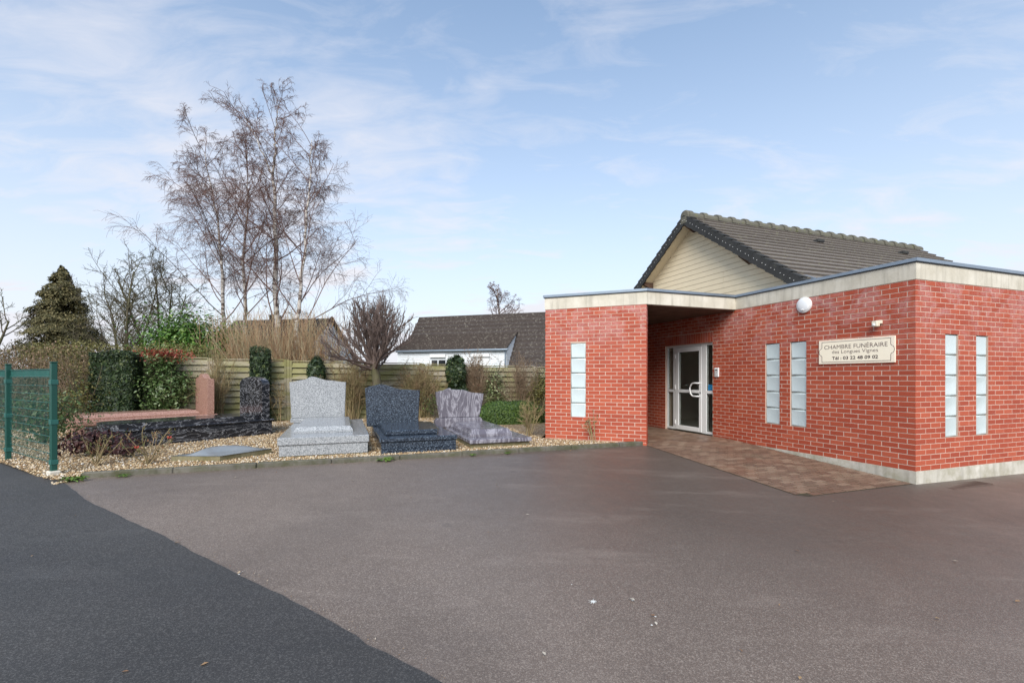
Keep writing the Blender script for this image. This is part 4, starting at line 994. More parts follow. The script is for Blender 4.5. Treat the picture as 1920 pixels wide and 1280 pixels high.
# ------------------------------------------------------------------ vegetation
def unit(r): 
    v = Vector((r.gauss(0, 1), r.gauss(0, 1), r.gauss(0, 1))); return v.normalized()
def rodpath(r, p, d, L, r0, r1, n, wig, trop, out):
    nodes = [(p.copy(), d.copy(), 0.0)]; st = L / n
    for i in range(n):
        d = (d + Vector((r.gauss(0, wig), r.gauss(0, wig), r.gauss(0, wig) + trop))).normalized()
        q = p + d * st; ra = r0 + (r1 - r0) * i / n; rb = r0 + (r1 - r0) * (i + 1) / n
        out.append((tuple(p), tuple(q), ra, rb)); p = q; nodes.append((p.copy(), d.copy(), (i + 1) / n))
    return nodes
def sprout(r, nodes, L, r0, lv, outs, depth=0):
    """children along a branch; lv is a list of dicts, one per level"""
    if depth >= len(lv): return
    P = lv[depth]; n = int(P['n'] if P.get('abs') else max(1, round(P['n'] * r.uniform(.75, 1.25))))
    for i in range(n):
        t = P['t0'] + (1 - P['t0']) * ((i + r.random()) / n) ** P.get('tp', 1.0); x = t * (len(nodes) - 1); k = min(len(nodes) - 2, int(x)); f = x - k
        p = nodes[k][0].lerp(nodes[k + 1][0], f); d = nodes[k + 1][1]
        ax = d.cross(unit(r)); 
        if ax.length < .05: continue
        ang = R(P['ang'] + r.gauss(0, P.get('av', 10))); dd = (Matrix.Rotation(ang, 3, ax.normalized()) @ d)
        if P.get('up'): dd = (dd + Vector((0, 0, P['up']))).normalized()
        ln_ = L * P['len'] * (1 - P.get('tap', .5) * t) * r.uniform(.7, 1.25)
        rr = max(P.get('rmin', .004), r0 * P['rad'] * (1 - .55 * t))
        nd = rodpath(r, p, dd, ln_, rr, max(P.get('rmin', .004) * .75, rr * .35), P.get('seg', 4), P.get('wig', .12), P.get('trop', 0.0), outs[min(depth, len(outs) - 1)])
        sprout(r, nd, ln_, rr, lv, outs, depth + 1)
def W3(x, y, Z): return Vector(((x - 960) / 874.74 * Z, Z, CAMZ + (705.76 - y) * Z / 874.74))   # only used to read off where things stand

# birches
def birch(label, base, trunk_pts, seed, lv, r0, lead=None):
    r = random.Random(seed); g = thing('birch_tree', label, 'tree', base, 0, 'bare birches behind the timber fence')
    trunk, limbs, tw = [], [], []
    for pts, ra, rb, share in trunk_pts:
        nodes = []; P = [Vector(q) for q in pts]; N = 22; tot = 0
        # smooth polyline through the points
        dense = []
        for i in range(N + 1):
            x = i / N * (len(P) - 1); k = min(len(P) - 2, int(x)); f = x - k; f2 = f * f * (3 - 2 * f) * .5 + f * .5
            dense.append(P[k].lerp(P[k + 1], f2) + Vector((r.gauss(0, .03), r.gauss(0, .03), 0)) * (1 if i else 0))
        for i in range(N):
            trunk.append((tuple(dense[i]), tuple(dense[i + 1]), ra + (rb - ra) * i / N, ra + (rb - ra) * (i + 1) / N)); tot += (dense[i + 1] - dense[i]).length
        nodes = [(dense[i], (dense[min(i + 1, N)] - dense[max(i - 1, 0)]).normalized(), i / N) for i in range(N + 1)]
        l2 = [dict(q) for q in lv]; l2[0]['n'] = lv[0]['n'] * share
        if share < .4: l2[0].update(len=.62, t0=.08, tap=.6); l2[2]['n'] = 4; l2[3]['n'] = 3.5
        sprout(r, nodes, tot, ra, l2, [limbs, tw])
    t = seg_mesh('trunk', trunk, MT['birch'], g, 9)
    seg_mesh('crown', limbs + tw, MT['birch_twig'], g, 3)
    return g
BL = [dict(n=25, t0=.17, len=.40, tap=.78, ang=48, av=9, rad=.34, seg=9, wig=.07, trop=.035, up=.15, rmin=.014),
      dict(n=8, t0=.28, len=.46, tap=.45, ang=40, av=12, rad=.5, seg=6, wig=.11, trop=.0, rmin=.008),
      dict(n=6, t0=.25, len=.58, tap=.3, ang=42, av=14, rad=.5, seg=5, wig=.14, trop=-.09, rmin=.0055),
      dict(n=5.5, t0=.15, len=.72, tap=.2, ang=35, av=15, rad=.6, seg=3, wig=.16, trop=-.24, rmin=.0040)]
def rel(ps, Z, o=(0, 0)):
    b0 = W3(ps[0][0], ps[0][1], Z); b0.z = .2
    out = [Vector((0, 0, 0))]
    for i, (x, y) in enumerate(ps[1:]): q = W3(x, y, Z + (i + 1) * o[1]); out.append(q - b0)
    return b0, out
Zb = 21.0
b0, t1 = rel([(521, 740), (519, 600), (518, 480), (517, 400), (512, 330)], Zb); tp = t1[-1]
_, ta = rel([(512, 330), (480, 240), (428, 152)], Zb, (0, .25)); ta = [tp] + [W3(x, y, Zb + .3) - b0 for x, y in ((498, 300), (470, 240), (448, 200))]
tb = [tp] + [W3(x, y, Zb - .3) - b0 for x, y in ((515, 270), (518, 225), (521, 185))]
birch('tallest bare birch with a white trunk in the middle of the group', b0, [(t1, .14, .055, .62), (ta, .045, .008, .30), (tb, .052, .008, .30)], 3, BL, .2)
b0, t1 = rel([(552, 745), (558, 590), (570, 480), (578, 370), (585, 262)], 20.0, (0, .1))
BL2 = [dict(q) for q in BL]; BL2[0].update(n=26, len=.47, tap=.72, t0=.13, trop=.0)
BL3 = [dict(q) for q in BL]; BL3[0].update(n=24, len=.40, tap=.72, t0=.2, trop=.02)
birch('bare birch with spreading drooping limbs beside the pollarded tree', b0, [(t1, .105, .012, 1.0)], 8, BL2, .12)
b0, t1 = rel([(463, 745), (460, 590), (456, 470), (466, 370), (462, 285)], 22.5, (0, .1))
birch('bare birch standing between the tallest birch and the laurel', b0, [(t1, .11, .012, 1.0)], 14, BL3, .12)
b0, t1 = rel([(424, 745), (419, 590), (414, 480), (402, 380), (380, 278)], 21.5, (0, -.1))
birch('bare birch leaning away beside the laurel bush', b0, [(t1, .10, .011, 1.0)], 21, BL3, .11)
# far birch above the neighbour's roof
b0, t1 = rel([(936, 700), (936, 620), (935, 580), (932, 540)], 42.0)
r_ = [dict(q) for q in BL]; r_[0].update(n=18, t0=.35, len=.36); r_[1].update(n=5); r_[2].update(n=5, rmin=.010); r_[3].update(n=4, rmin=.009)
birch('distant bare birch rising above the neighbour roof', b0, [(t1, .2, .03, 1.0)], 5, r_, .2)['group'] = 'far trees'
# multi-stemmed bare trees on the left
def bare_tree(name, label, base, stems, seed, lv, mat, group=None, cat='tree', k2=3):
    r = random.Random(seed); g = thing(name, label, cat, base, 0, group); trunk, tw, tw2 = [], [], []
    for d, L, r0 in stems:
        nd = rodpath(r, Vector((r.gauss(0, .05), r.gauss(0, .05), 0)), Vector(d).normalized(), L, r0, r0 * .25, 10, .06, .02, trunk)
        sprout(r, nd, L, r0, lv, [tw, tw2])
    seg_mesh('trunk', trunk, mat, g, 7)
    seg_mesh('crown', tw + tw2, mat, g, k2); return g
LT = [dict(n=14, t0=.22, len=.40, tap=.4, ang=44, av=12, rad=.45, seg=7, wig=.10, trop=.03, rmin=.011),
      dict(n=7, t0=.2, len=.45, tap=.4, ang=45, av=14, rad=.5, seg=5, wig=.15, trop=.02, rmin=.009),
      dict(n=7, t0=.15, len=.50, tap=.3, ang=48, av=16, rad=.5, seg=3, wig=.2, trop=.0, rmin=.0058)]
p = W3(238, 720, 18); p.z = .2
bare_tree('bare_tree', 'bare multi-stemmed tree just beside the conifer', p, [((-.36, .1, 1), 5.3, .075), ((-.12, -.2, 1), 5.4, .08), ((.12, .2, 1), 5.2, .07), ((.02, -.1, 1), 4.6, .06)], 4, LT, MT['bark'], 'bare garden trees')
p = W3(285, 720, 19); p.z = .2
bare_tree('bare_tree', 'bare multi-stemmed tree rising behind the laurel bush', p, [((-.26, 0, 1), 5.4, .08), ((.12, .1, 1), 5.5, .08), ((.46, -.1, 1), 4.9, .07), ((.28, .2, 1), 5.2, .06)], 9, LT, MT['bark'], 'bare garden trees')
p = W3(-70, 720, 15); p.z = .2
bare_tree('bare_tree', 'bare tree whose branches reach in from the picture edge', p, [((.45, .1, .75), 3.4, .09), ((.8, 0, .55), 3.2, .07), ((.1, 0, 1), 3.6, .09)], 6, LT, MT['bark'], 'bare garden trees')
# conifer
def conifer(label, base, H, Rw, seed, n):
    g = thing('conifer_tree', label, 'tree', base); q = np.random.default_rng(seed)
    b = MB(); b.tube([(0, 0, 0), (.03, 0, H * .5), (0, 0, H * .97)], [.16, .10, .02], 8); b.build('trunk', MT['bark'], g)
    # sprays carried on drooping boughs
    C, Nn = [], []
    nb = 330
    for i in range(nb):
        t = q.random() ** .8; z = H * (.06 + .92 * t); prof = max(.05, min(1.0, (1 - t) * 1.9) ** .7) * (.70 + .45 * q.random())
        a = q.uniform(0, 6.28); Lb = Rw * prof; m_ = int(n / nb * (.4 + prof))
        s = q.random(m_) ** .6; 
        rad = s * Lb; zz = z + .12 * Lb - .42 * s ** 1.6 * Lb * .8 + q.normal(0, .055, m_)
        aa = a + q.normal(0, .16, m_) / (s + .25)
        C.append(np.stack([np.cos(aa) * rad, np.sin(aa) * rad, zz], 1)); Nn.append(np.stack([np.cos(aa) * .6 + q.normal(0, .4, m_), np.sin(aa) * .6 + q.normal(0, .4, m_), .5 + q.normal(0, .4, m_)], 1))
    C = np.concatenate(C); Nn = np.concatenate(Nn)
    leaf_mesh('crown', C, Nn, q.uniform(.06, .14, len(C)), MT['conifer'], g, .42, q, droop=.8); return g
p = W3(116, 720, 20); p.z = .2
conifer('dense brownish green conifer behind the hedge', p, (705.76 - 497) * 20 / 874.74 + 1.3, 1.50, 4, 62000)

# clipped and leafy shrubs
def shell_points(kind, dims, n, q, depth=.12):
    """points near the surface of a box or ellipsoid standing on z=0"""
    w_, d_, h_ = dims
    if kind == 'box':
        ar = np.array([d_ * h_, d_ * h_, w_ * h_, w_ * h_, w_ * d_]); f = q.choice(5, n, p=ar / ar.sum()); P = np.stack([q.uniform(-w_ / 2, w_ / 2, n), q.uniform(-d_ / 2, d_ / 2, n), q.uniform(0, h_, n)], 1); Nn = np.zeros((n, 3))
        for k, (ax, sg_, v_) in enumerate(((0, -1, -w_ / 2), (0, 1, w_ / 2), (1, -1, -d_ / 2), (1, 1, d_ / 2), (2, 1, h_))): mm = f == k; P[mm, ax] = v_; Nn[mm, ax] = sg_
        # rounded edges
        P = P - Nn * (q.random((n, 1)) ** 2) * depth
        e = np.abs(P / np.array([w_ / 2, d_ / 2, h_])); 
        P += q.normal(0, .018, (n, 3)); return P, Nn + q.normal(0, .45, (n, 3))
    v = q.normal(size=(n, 3)); v /= np.linalg.norm(v, axis=1, keepdims=True)
    if kind == 'dome': v[:, 2] = np.abs(v[:, 2]); v /= (np.abs(v) ** 3.2).sum(1, keepdims=True) ** (1 / 3.2)
    rr = 1 - depth * q.random((n, 1)) ** 1.5
    if kind == 'dome': P = v * rr * np.array([w_ / 2, d_ / 2, h_])
    else: P = v * rr * np.array([w_ / 2, d_ / 2, h_ / 2]) + np.array([0, 0, h_ / 2])
    P = P * (1 + .07 * np.sin(P[:, [2, 0, 1]] * 9 + 1.3) + .05 * np.sin(P[:, [1, 2, 0]] * 17)) if kind == 'ell' else P
    P += q.normal(0, .035 if kind == 'ell' else .015, (n, 3))
    return P, v + q.normal(0, .45, (n, 3))
def clipped(name, label, u, v, dims, kind, mat, n, size, seed, z0=GRAV - .02, core=.86, cat='shrub', asp=.45, group=None, lift=0.0, bumps=.04):
    g = site(name, label, cat, u, v, z0, 0, group); q = np.random.default_rng(seed); w_, d_, h_ = dims
    P, Nn = shell_points(kind, dims, n, q)
    P *= 1 + bumps * np.sin(P[:, [1, 2, 0]] * 7 + seed) * np.array([1, 1, .5]); P[:, 2] += lift
    leaf_mesh('foliage', P, Nn, q.uniform(size * .7, size * 1.3, n), mat, g, asp, q)
    # inner mass of twigs and leaves that closes the clipped face
    P2, N2 = shell_points(kind, tuple(x * core for x in dims), n // 2, q); P2[:, 2] += lift + (h_ * (1 - core) * .5 if kind != 'dome' else 0)
    leaf_mesh('inner_foliage', P2, N2, q.uniform(size * 1.6, size * 2.6, n // 2), mat, g, .9, q)
    b = MB(); b.tube([(0, 0, -.05), (.02, 0, h_ * .5 + lift)], [.04, .02], 6); b.build('stem', MT['bark'], g); return g
clipped('yew_hedge', 'dark green clipped yew block beside the red-tipped shrub', -12.98, 10.36, (.90, .62, 1.90), 'box', MT['yew'], 15000, .055, 1)
clipped('yew_column', 'narrow dark yew column rising above the timber fence', -9.72, 10.38, (.46, .45, 2.07), 'box', MT['yew'], 6000, .05, 2, cat='shrub')
clipped('yew_ball', 'small rounded dark yew showing over the grey headstone', -8.29, 10.42, (.43, .43, 1.0), 'ell', MT['yew'], 4000, .05, 3, lift=.80)
clipped('evergreen_shrub', 'dark upright evergreen between two bare hedging shrubs', -4.20, 10.30, (.60, .55, 1.05), 'ell', MT['yew'], 5200, .055, 4, lift=.86, bumps=.09)
clipped('evergreen_shrub', 'dark evergreen skirt below the upright evergreen', -4.10, 10.38, (.56, .5, 1.3), 'ell', MT['yew'], 4000, .055, 14, bumps=.09)
clipped('yew_dome', 'low clipped green yew mound beside the brick wall', -3.20, 7.95, (1.95, 1.15, .60), 'dome', MT['yew_dome'], 16000, .045, 5)
def leafy(name, label, u, v, dims, mat, n, size, seed, z0=.2, cat='shrub', tipmat=None, asp=.5, holes=.35, world=None, stems=7, droop=.4, clumps=60):
    g = site(name, label, cat, u, v, z0) if world is None else thing(name, label, cat, world, TH); q = np.random.default_rng(seed); w_, d_, h_ = dims; r = random.Random(seed)
    segs = []; ends = []
    for i in range(stems):
        a = r.uniform(0, 6.28); d = Vector((math.cos(a) * .35 * w_ / h_, math.sin(a) * .35 * d_ / h_, 1)); nd = rodpath(r, Vector((r.gauss(0, .04), r.gauss(0, .04), 0)), d.normalized(), h_ * r.uniform(.7, .95), .022, .006, 7, .07, .0, segs)
        sprout(r, nd, h_, .02, [dict(n=7, t0=.2, len=.3, ang=50, rad=.5, seg=3, rmin=.005)], [segs])
    seg_mesh('stems', segs, MT['bark'], g, 4)
    v3 = q.normal(size=(clumps, 3)); v3 /= np.linalg.norm(v3, axis=1, keepdims=True); rr = q.random((clumps, 1)) ** .45
    cc = v3 * rr * np.array([w_ / 2, d_ / 2, h_ / 2]) * .88 + np.array([0, 0, h_ / 2]); cs = q.uniform(.10, .19, clumps) * (w_ + h_) / 2.6
    idx = q.integers(0, clumps, n); P = cc[idx] + q.normal(size=(n, 3)) * cs[idx][:, None] * np.array([1, 1, .8]); P[:, 2] = np.maximum(P[:, 2], .08)
    out = (P - np.array([0, 0, h_ * .45])); Nn = out / (np.linalg.norm(out, axis=1, keepdims=True) + .01) + q.normal(0, .5, (n, 3)) + np.array([0, 0, .35])
    leaf_mesh('foliage', P, Nn, q.uniform(size * .65, size * 1.3, n), mat, g, asp, q, droop=droop)
    if tipmat:
        k = n // 7; P2 = np.stack([q.normal(0, w_ * .27, k), q.normal(0, d_ * .25, k), h_ * (.97 - .09 * q.random(k) - .10 * q.random(k) ** 3)], 1)
        leaf_mesh('young_leaves', P2, np.stack([q.normal(0, .6, k), q.normal(0, .6, k), np.ones(k) * .5], 1), q.uniform(size * .6, size, k), tipmat, g, .45, q)
    return g
leafy('photinia_shrub', 'leafy shrub with red young tips against the timber fence', -11.97, 10.46, (1.0, .5, 2.06), MT['photinia'], 5200, .085, 3, GRAV, tipmat=MT['redleaf'], clumps=70)
leafy('variegated_shrub', 'narrow variegated shrub between two bare shrubs', -2.86, 10.35, (.52, .45, 1.93), MT['varieg'], 1500, .075, 5, GRAV, clumps=46)
leafy('yellow_shrub', 'yellow green shrub squeezed against the brick porch', -1.25, 10.30, (.55, .5, 1.85), MT['yellowgreen'], 1500, .07, 6, GRAV, clumps=40)
p = W3(368, 760, 15.5); p.z = .2
leafy('laurel_bush', 'large bright green laurel bush over the fence top', 0, 0, (2.65, 1.6, 3.55), MT['laurel'], 44000, .135, 7, world=p, clumps=190, asp=.40)
p = W3(12, 740, 12.0); p.z = .2
leafy('red_leaf_shrub', 'thin russet leaved shrub at the picture edge', 0, 0, (1.1, .8, 2.12), MT['deadleaf'], 900, .07, 8, world=p, clumps=40)
# bare hedging shrubs against the fence
def bare_shrub(name, label, u, v, w_, h_, seed, mat, n=26, lv=None, z0=GRAV - .02, spread=.5, group=None, leaves=None, nl=0, lsz=.05, world=None, rad=.010, flat=1.0, trop=.0):
    g = site(name, label, 'shrub', u, v, z0, 0, group) if world is None else thing(name, label, 'shrub', world, TH, group)
    r = random.Random(seed); st, tw = [], []; tips = []
    lv = lv or [dict(n=7, t0=.3, len=.40, tap=.35, ang=32, av=12, rad=.6, seg=4, wig=.14, trop=.05, rmin=.0045), dict(n=4, t0=.2, len=.45, tap=.2, ang=38, av=14, rad=.7, seg=3, wig=.18, trop=.04, rmin=.0035)]
    for i in range(n):
        p0 = Vector((r.gauss(0, w_ * .12), r.gauss(0, .08), 0)); a = r.uniform(0, 6.28); k = abs(r.gauss(0, spread))
        tx = math.cos(a) * k * w_ / h_; d = Vector((tx, math.sin(a) * k * w_ / h_ * .7 * flat, 1)).normalized()
        Ls = h_ * r.uniform(.62, .95); nd = rodpath(r, p0, d, Ls, rad * r.uniform(.7, 1.3), rad * .4, 7, .06, trop, st); sprout(r, nd, Ls, rad, lv, [tw])
    for s_ in tw: tips.append(s_[1])
    seg_mesh('stems', st + tw, mat, g, 4)
    if leaves:
        q = np.random.default_rng(seed); T = np.array(tips)[q.integers(0, len(tips), nl)] + q.normal(0, .03, (nl, 3)); leaf_mesh('foliage', T, q.normal(size=(nl, 3)), q.uniform(lsz * .6, lsz * 1.3, nl), leaves, g, .5, q)
    return g
GB = 'bare hedging shrubs along the fence'
bare_shrub('bare_shrub', 'bare twiggy shrub behind the pink headstone', -10.85, 10.35, 1.1, 1.85, 31, MT['twig_tan'], 24, group=GB)
bare_shrub('bare_shrub', 'spindly bare stems between the black and grey headstones', -9.25, 10.40, .5, 1.35, 32, MT['twig_tan'], 5, group=GB)
bare_shrub('bare_shrub', 'bare tan shrub between grey headstone and pollarded tree', -7.35, 10.35, .95, 1.75, 33, MT['twig_tan'], 42, group=GB, leaves=MT['deadleaf'], nl=500, lsz=.045)
bare_shrub('bare_shrub', 'bare twiggy shrub between blue and purple headstones', -5.35, 10.30, 1.35, 1.62, 34, MT['twig_tan'], 80, group=GB, leaves=MT['deadleaf'], nl=900, lsz=.05)
bare_shrub('bare_shrub', 'slim russet beech between the evergreen and a fence post', -3.53, 10.38, .45, 1.92, 35, MT['twig'], 36, group=GB, leaves=MT['deadleaf'], nl=900, lsz=.05, spread=.35)
bare_shrub('bare_shrub', 'bare mushroom-topped shrub nearest the brick porch', -1.98, 10.32, 1.05, 1.88, 36, MT['twig'], 30, group=GB, spread=.65, leaves=MT['deadleaf'], nl=350, lsz=.04)
bare_shrub('bare_shrub', 'straggly twigs rooted at the end of the porch wall', -3.78, 5.05, .42, .80, 37, MT['twig_tan'], 11, group=GB, leaves=MT['yellowgreen'], nl=240, lsz=.04)
bare_shrub('bare_shrub', 'low bare brush behind the purple tomb', -4.9, 9.6, .8, .8, 38, MT['bark'], 14, group=GB, leaves=MT['yew_dome'], nl=260, lsz=.06)
# tall willow brush behind the fence
def willow(label, px, Z, n, seed, H, w_):
    r = random.Random(seed); p = W3(px, 740, Z); p.z = .2; g = thing('willow_shrub', label, 'shrub', p, TH, 'willow brush behind the fence'); st = []
    rn = []
    for i in range(n):
        a = r.uniform(0, 6.28); k = abs(r.gauss(0, .42)); d = Vector((math.cos(a) * k, math.sin(a) * k * .6, 1)).normalized(); x = r.random(); n0 = len(st)
        L = H * r.uniform(.55, 1.02); nd = rodpath(r, Vector((r.gauss(0, w_ * .2), r.gauss(0, .3), .4)), d, L, .012, .004, 7, .045, -.004, st)
        sprout(r, nd, L, .01, [dict(n=5, t0=.3, len=.35, ang=24, av=8, rad=.6, seg=3, wig=.08, trop=.02, rmin=.0042)], [st]); rn += [x] * (len(st) - n0)
    seg_mesh('stems', st, MT['willow'], g, 3, rn)
willow('orange brown willow brush next to the laurel', 452, 15.2, 210, 1, 2.98, 1.9)
willow('orange brown willow brush behind the yew column', 512, 15.0, 210, 2, 3.0, 1.9)
willow('straw coloured willow brush above the grey headstone', 580, 15.4, 230, 3, 3.1, 1.9)
# pollarded tree
g = site('pollard_tree', 'bare pollarded tree with a dense fan of upright shoots', 'tree', -6.55, 9.60, GRAV - .02)
r = random.Random(17); tr_, lim, tw = [], [], []
nd = rodpath(r, Vector((0, 0, 0)), Vector((-.03, 0, 1)), 1.62, .135, .12, 6, .03, 0, tr_)
kn = nd[-1][0]
for i in range(36):
    a = 6.283 * i * 7 / 36 + r.gauss(0, .15); el = R(r.choice((8, 20, 33, 48, 64, 80)) + r.gauss(0, 5)); d = Vector((math.cos(a) * math.cos(el), math.sin(a) * math.cos(el), math.sin(el)))
    L = 1.78 + .10 * math.sin(el) * r.uniform(.85, 1.08)
    q = rodpath(r, kn + Vector((r.gauss(0, .03), r.gauss(0, .03), r.uniform(-.15, .05))), d, L * .86, .046, .011, 9, .08, .06, lim)
    sprout(r, q, L, .034, [dict(n=14, t0=.3, len=.30, tap=.25, ang=38, av=12, rad=.45, seg=5, wig=.09, trop=.16, rmin=.010), dict(n=5, t0=.2, len=.42, tap=.2, ang=32, av=12, rad=.6, seg=3, wig=.12, trop=.14, rmin=.006)], [tw])
seg_mesh('trunk', tr_, MT['bark'], g, 10); seg_mesh('crown', lim + tw, MT['twig_pollard'], g, 4)
# left-hand hedges
def hedge(name, label, u0, u1, v, d_, h_, mat, tmat, n, size, seed, nt=120):
    L = u1 - u0; g = site(name, label, 'hedge', (u0 + u1) / 2, v, .2); q = np.random.default_rng(seed); r = random.Random(seed); st, tw = [], []
    for i in range(nt):
        nd = rodpath(r, Vector((r.uniform(-L / 2, L / 2), r.gauss(0, d_ * .2), 0)), Vector((r.gauss(0, .2), r.gauss(0, .2), 1)).normalized(), h_ * r.uniform(.7, .98), .012, .005, 7, .10, .02, st)
        sprout(r, nd, h_, .01, [dict(n=11, t0=.2, len=.22, ang=50, av=16, rad=.6, seg=4, wig=.2, trop=.03, rmin=.0045)], [tw])
    seg_mesh('stems', st + tw, tmat, g, 3)
    P, Nn = shell_points('box', (L, d_, h_ * .97), n, q, .35); P += q.normal(0, .05, P.shape); P[:, 2] += .06 * np.sin(P[:, 0] * 3.1 + seed)
    leaf_mesh('foliage', P, Nn, q.uniform(size * .6, size * 1.3, n), mat, g, .5, q); return g
hedge('bare_hedge', 'brown half-bare hedge behind the green mesh fence', -18.0, -13.6, 10.75, 1.0, 2.10, MT['hedgeleaf'], MT['twig'], 9500, .055, 3, 260)
hedge('green_hedge', 'yellow green clipped hedge behind the yew block', -15.4, -11.3, 11.75, .9, 2.26, MT['yellowgreen'], MT['twig_tan'], 13000, .06, 4, 90)
leafy('evergreen_climber', 'leafy green growth in the bare hedge beside the yew', -13.55, 10.0, (.8, .6, 1.75), MT['yellowgreen'], 1200, .06, 12, GRAV, clumps=40)
# flowering bush seen through the mesh fence
g = leafy('rose_bush', 'green rose bush with white blooms behind the mesh fence', -12.9, 7.15, (1.5, .9, 1.08), MT['photinia'], 2200, .06, 15, GRAV, clumps=60)
q = np.random.default_rng(2); r = random.Random(2)
for i in range(9):
    b = MB(); c_ = Vector((r.uniform(-.75, .75), r.uniform(-.5, -.1), r.uniform(.45, 1.05)))
    for k in range(8):
        t = 6.283 * k / 8; d = Vector((math.cos(t), math.sin(t), .5)) * .035; sd_ = Vector((-math.sin(t), math.cos(t), 0)) * .018
        b.add([c_, c_ + d * .6 + sd_, c_ + d, c_ + d * .6 - sd_], [(0, 1, 2, 3)])
    b.build('bloom', MT['petal_white'], g)
# pruned roses and burgundy plant by the road
def rose(label, u, v, h_, seed, n, spread, flowers=0):
    g = site('pruned_rose', label, 'rose', u, v, GRAV - .01, 0, 'pruned roses'); r = random.Random(seed); st, tw = [], []
    for i in range(n):
        a = r.uniform(0, 6.28); k = r.uniform(.15, spread); nd = rodpath(r, Vector((r.gauss(0, .02), r.gauss(0, .02), 0)), Vector((math.cos(a) * k, math.sin(a) * k, 1)).normalized(), h_ * r.uniform(.6, 1.05), .009, .004, 6, .08, .03, st)
        sprout(r, nd, h_, .006, [dict(n=4, t0=.3, len=.34, ang=40, av=12, rad=.7, seg=3, wig=.15, trop=.05, rmin=.003)], [tw])
    seg_mesh('canes', st + tw, MT['twig_tan'], g, 5); q = np.random.default_rng(seed); T = np.array([s[1] for s in tw]); k = 90; T = T[q.integers(0, len(T), k)] + q.normal(0, .02, (k, 3))
    leaf_mesh('foliage', T, q.normal(size=(k, 3)) + np.array([0, 0, .6]), q.uniform(.025, .055, k), MT['roseleaf'], g, .55, q)
    for i in range(flowers):
        c_ = Vector(tw[r.randrange(len(tw))][1]); b = MB()
        for k in range(9):
            t = 6.283 * k / 5; d = Vector((math.cos(t), math.sin(t), .5)) * .032; sd_ = Vector((-math.sin(t), math.cos(t), 0)) * .02; b.add([c_, c_ + d * .6 + sd_, c_ + d + Vector((0, 0, .02)), c_ + d * .6 - sd_], [(0, 1, 2, 3)])
        b.build('bloom', MT['petal_red'], g)
    return g
rose('low pruned rose nearest the mesh fence end post', -10.86, 4.05, .50, 3, 9, .9)
rose('low pruned rose with red shoots before the black tomb', -10.22, 3.95, .58, 5, 10, 1.1, 2)
rose('single rose stem with a red bloom before the porch wall', -3.02, 3.72, .62, 7, 4, .45, 1)
leafy('burgundy_plant', 'burgundy leaved plant at the foot of the black tomb', -11.25, 5.05, (1.05, .55, .42), MT['burgundy'], 900, .075, 9, GRAV, stems=6, clumps=30)
leafy('burgundy_plant', 'small dark leaved plant between the two pruned roses', -10.75, 4.75, (.45, .4, .30), MT['burgundy'], 380, .06, 10, GRAV, stems=4, clumps=14)
def weed(label, u, v, s, seed):
    g = site('weed', label, 'weed', u, v, gz(u, v) + .002, 0, 'weeds along the kerb'); q = np.random.default_rng(seed); n = 60; a = q.uniform(0, 6.28, n); rr = s * q.random(n) ** .6
    leaf_mesh('foliage', np.stack([np.cos(a) * rr, np.sin(a) * rr * .6, s * .35 * q.random(n) + .01], 1), np.stack([np.cos(a) * .6, np.sin(a) * .6, np.ones(n)], 1), q.uniform(s * .3, s * .6, n), MT['weed'], g, .4, q)
weed('green weed at the kerb before the blue tomb', -6.95, 3.2, .14, 1)
weed('small weed at the kerb between blue and purple tombs', -5.55, 3.2, .07, 2)
weed('tiny weed at the kerb before the purple tomb', -4.95, 3.2, .06, 3)
weed('low weeds at the end of the kerb by the fence post', -10.72, 3.12, .14, 4)
weed('sparse weeds on the asphalt along the kerb before the pruned roses', -10.25, 3.2, .08, 5)

# ------------------------------------------------------------------ neighbouring houses
nh = thing('neighbour_house', 'white boarded house with a mossy dark tiled roof and long dormer', 'house', (0, 0, 0))
A_, B_ = W3(795, 598, 27.5), W3(1035, 586.5, 25.2); A_.z = B_.z = 4.93
dx = Vector((B_.x - A_.x, B_.y - A_.y, 0)).normalized(); A_ = A_ - dx * .3; B_ = B_ + dx * 3.0
nx = Vector((dx.y, -dx.x, 0)); nx = nx if nx.y < 0 else -nx           # towards the camera
def HP(s, n, z): return Vector((A_.x, A_.y, 0)) + dx * s + nx * n + Vector((0, 0, z))
HL = (B_ - A_).length; RH, EH, EN = 4.93, 1.9, 2.55
def quadslab(ps, t, name, m, parent):
    n_ = (ps[1] - ps[0]).cross(ps[-1] - ps[0]).normalized(); b = MB(); k = len(ps); b.add(list(ps) + [q - n_ * t for q in ps], [tuple(range(k)), tuple(range(k, 2 * k))] + [(i, (i + 1) % k, k + (i + 1) % k, k + i) for i in range(k)]); return b.build(name, m, parent)
def tile_rows(n0, z0, n1, z1, s0, s1, rows, parent, lift=.12, skew=0.0):
    for i in range(rows):
        t0, t1 = i / rows, (i + 1) / rows; na, za, nb, zb_ = n0 + (n1 - n0) * t0, z0 + (z1 - z0) * t0, n0 + (n1 - n0) * t1, z0 + (z1 - z0) * t1
        b = MB(); w_ = .30; s = s0 + (.15 if i % 2 else 0) * 0; vs = []; fs = []; cols_ = int((s1 - s0) / .1)
        for j in range(cols_ + 1):
            ss = s0 + (s1 - s0) * j / cols_; rise = .022 * (1 if j % 3 == 0 else 0)
            vs += [HP(ss, na, za + .005 + rise), HP(ss, nb, zb_ + lift + rise), HP(ss, nb, zb_ - .01)]
        for j in range(cols_): fs += [(j * 3, j * 3 + 3, j * 3 + 4, j * 3 + 1), (j * 3 + 1, j * 3 + 4, j * 3 + 5, j * 3 + 2)]
        b.add(vs, fs); b.build('tile_course', MT['tile2'], parent)
rf = bpy.data.objects.new('roof', None); link(rf, nh)
tile_rows(0, RH, EN, EH, 0, HL, 13, rf)
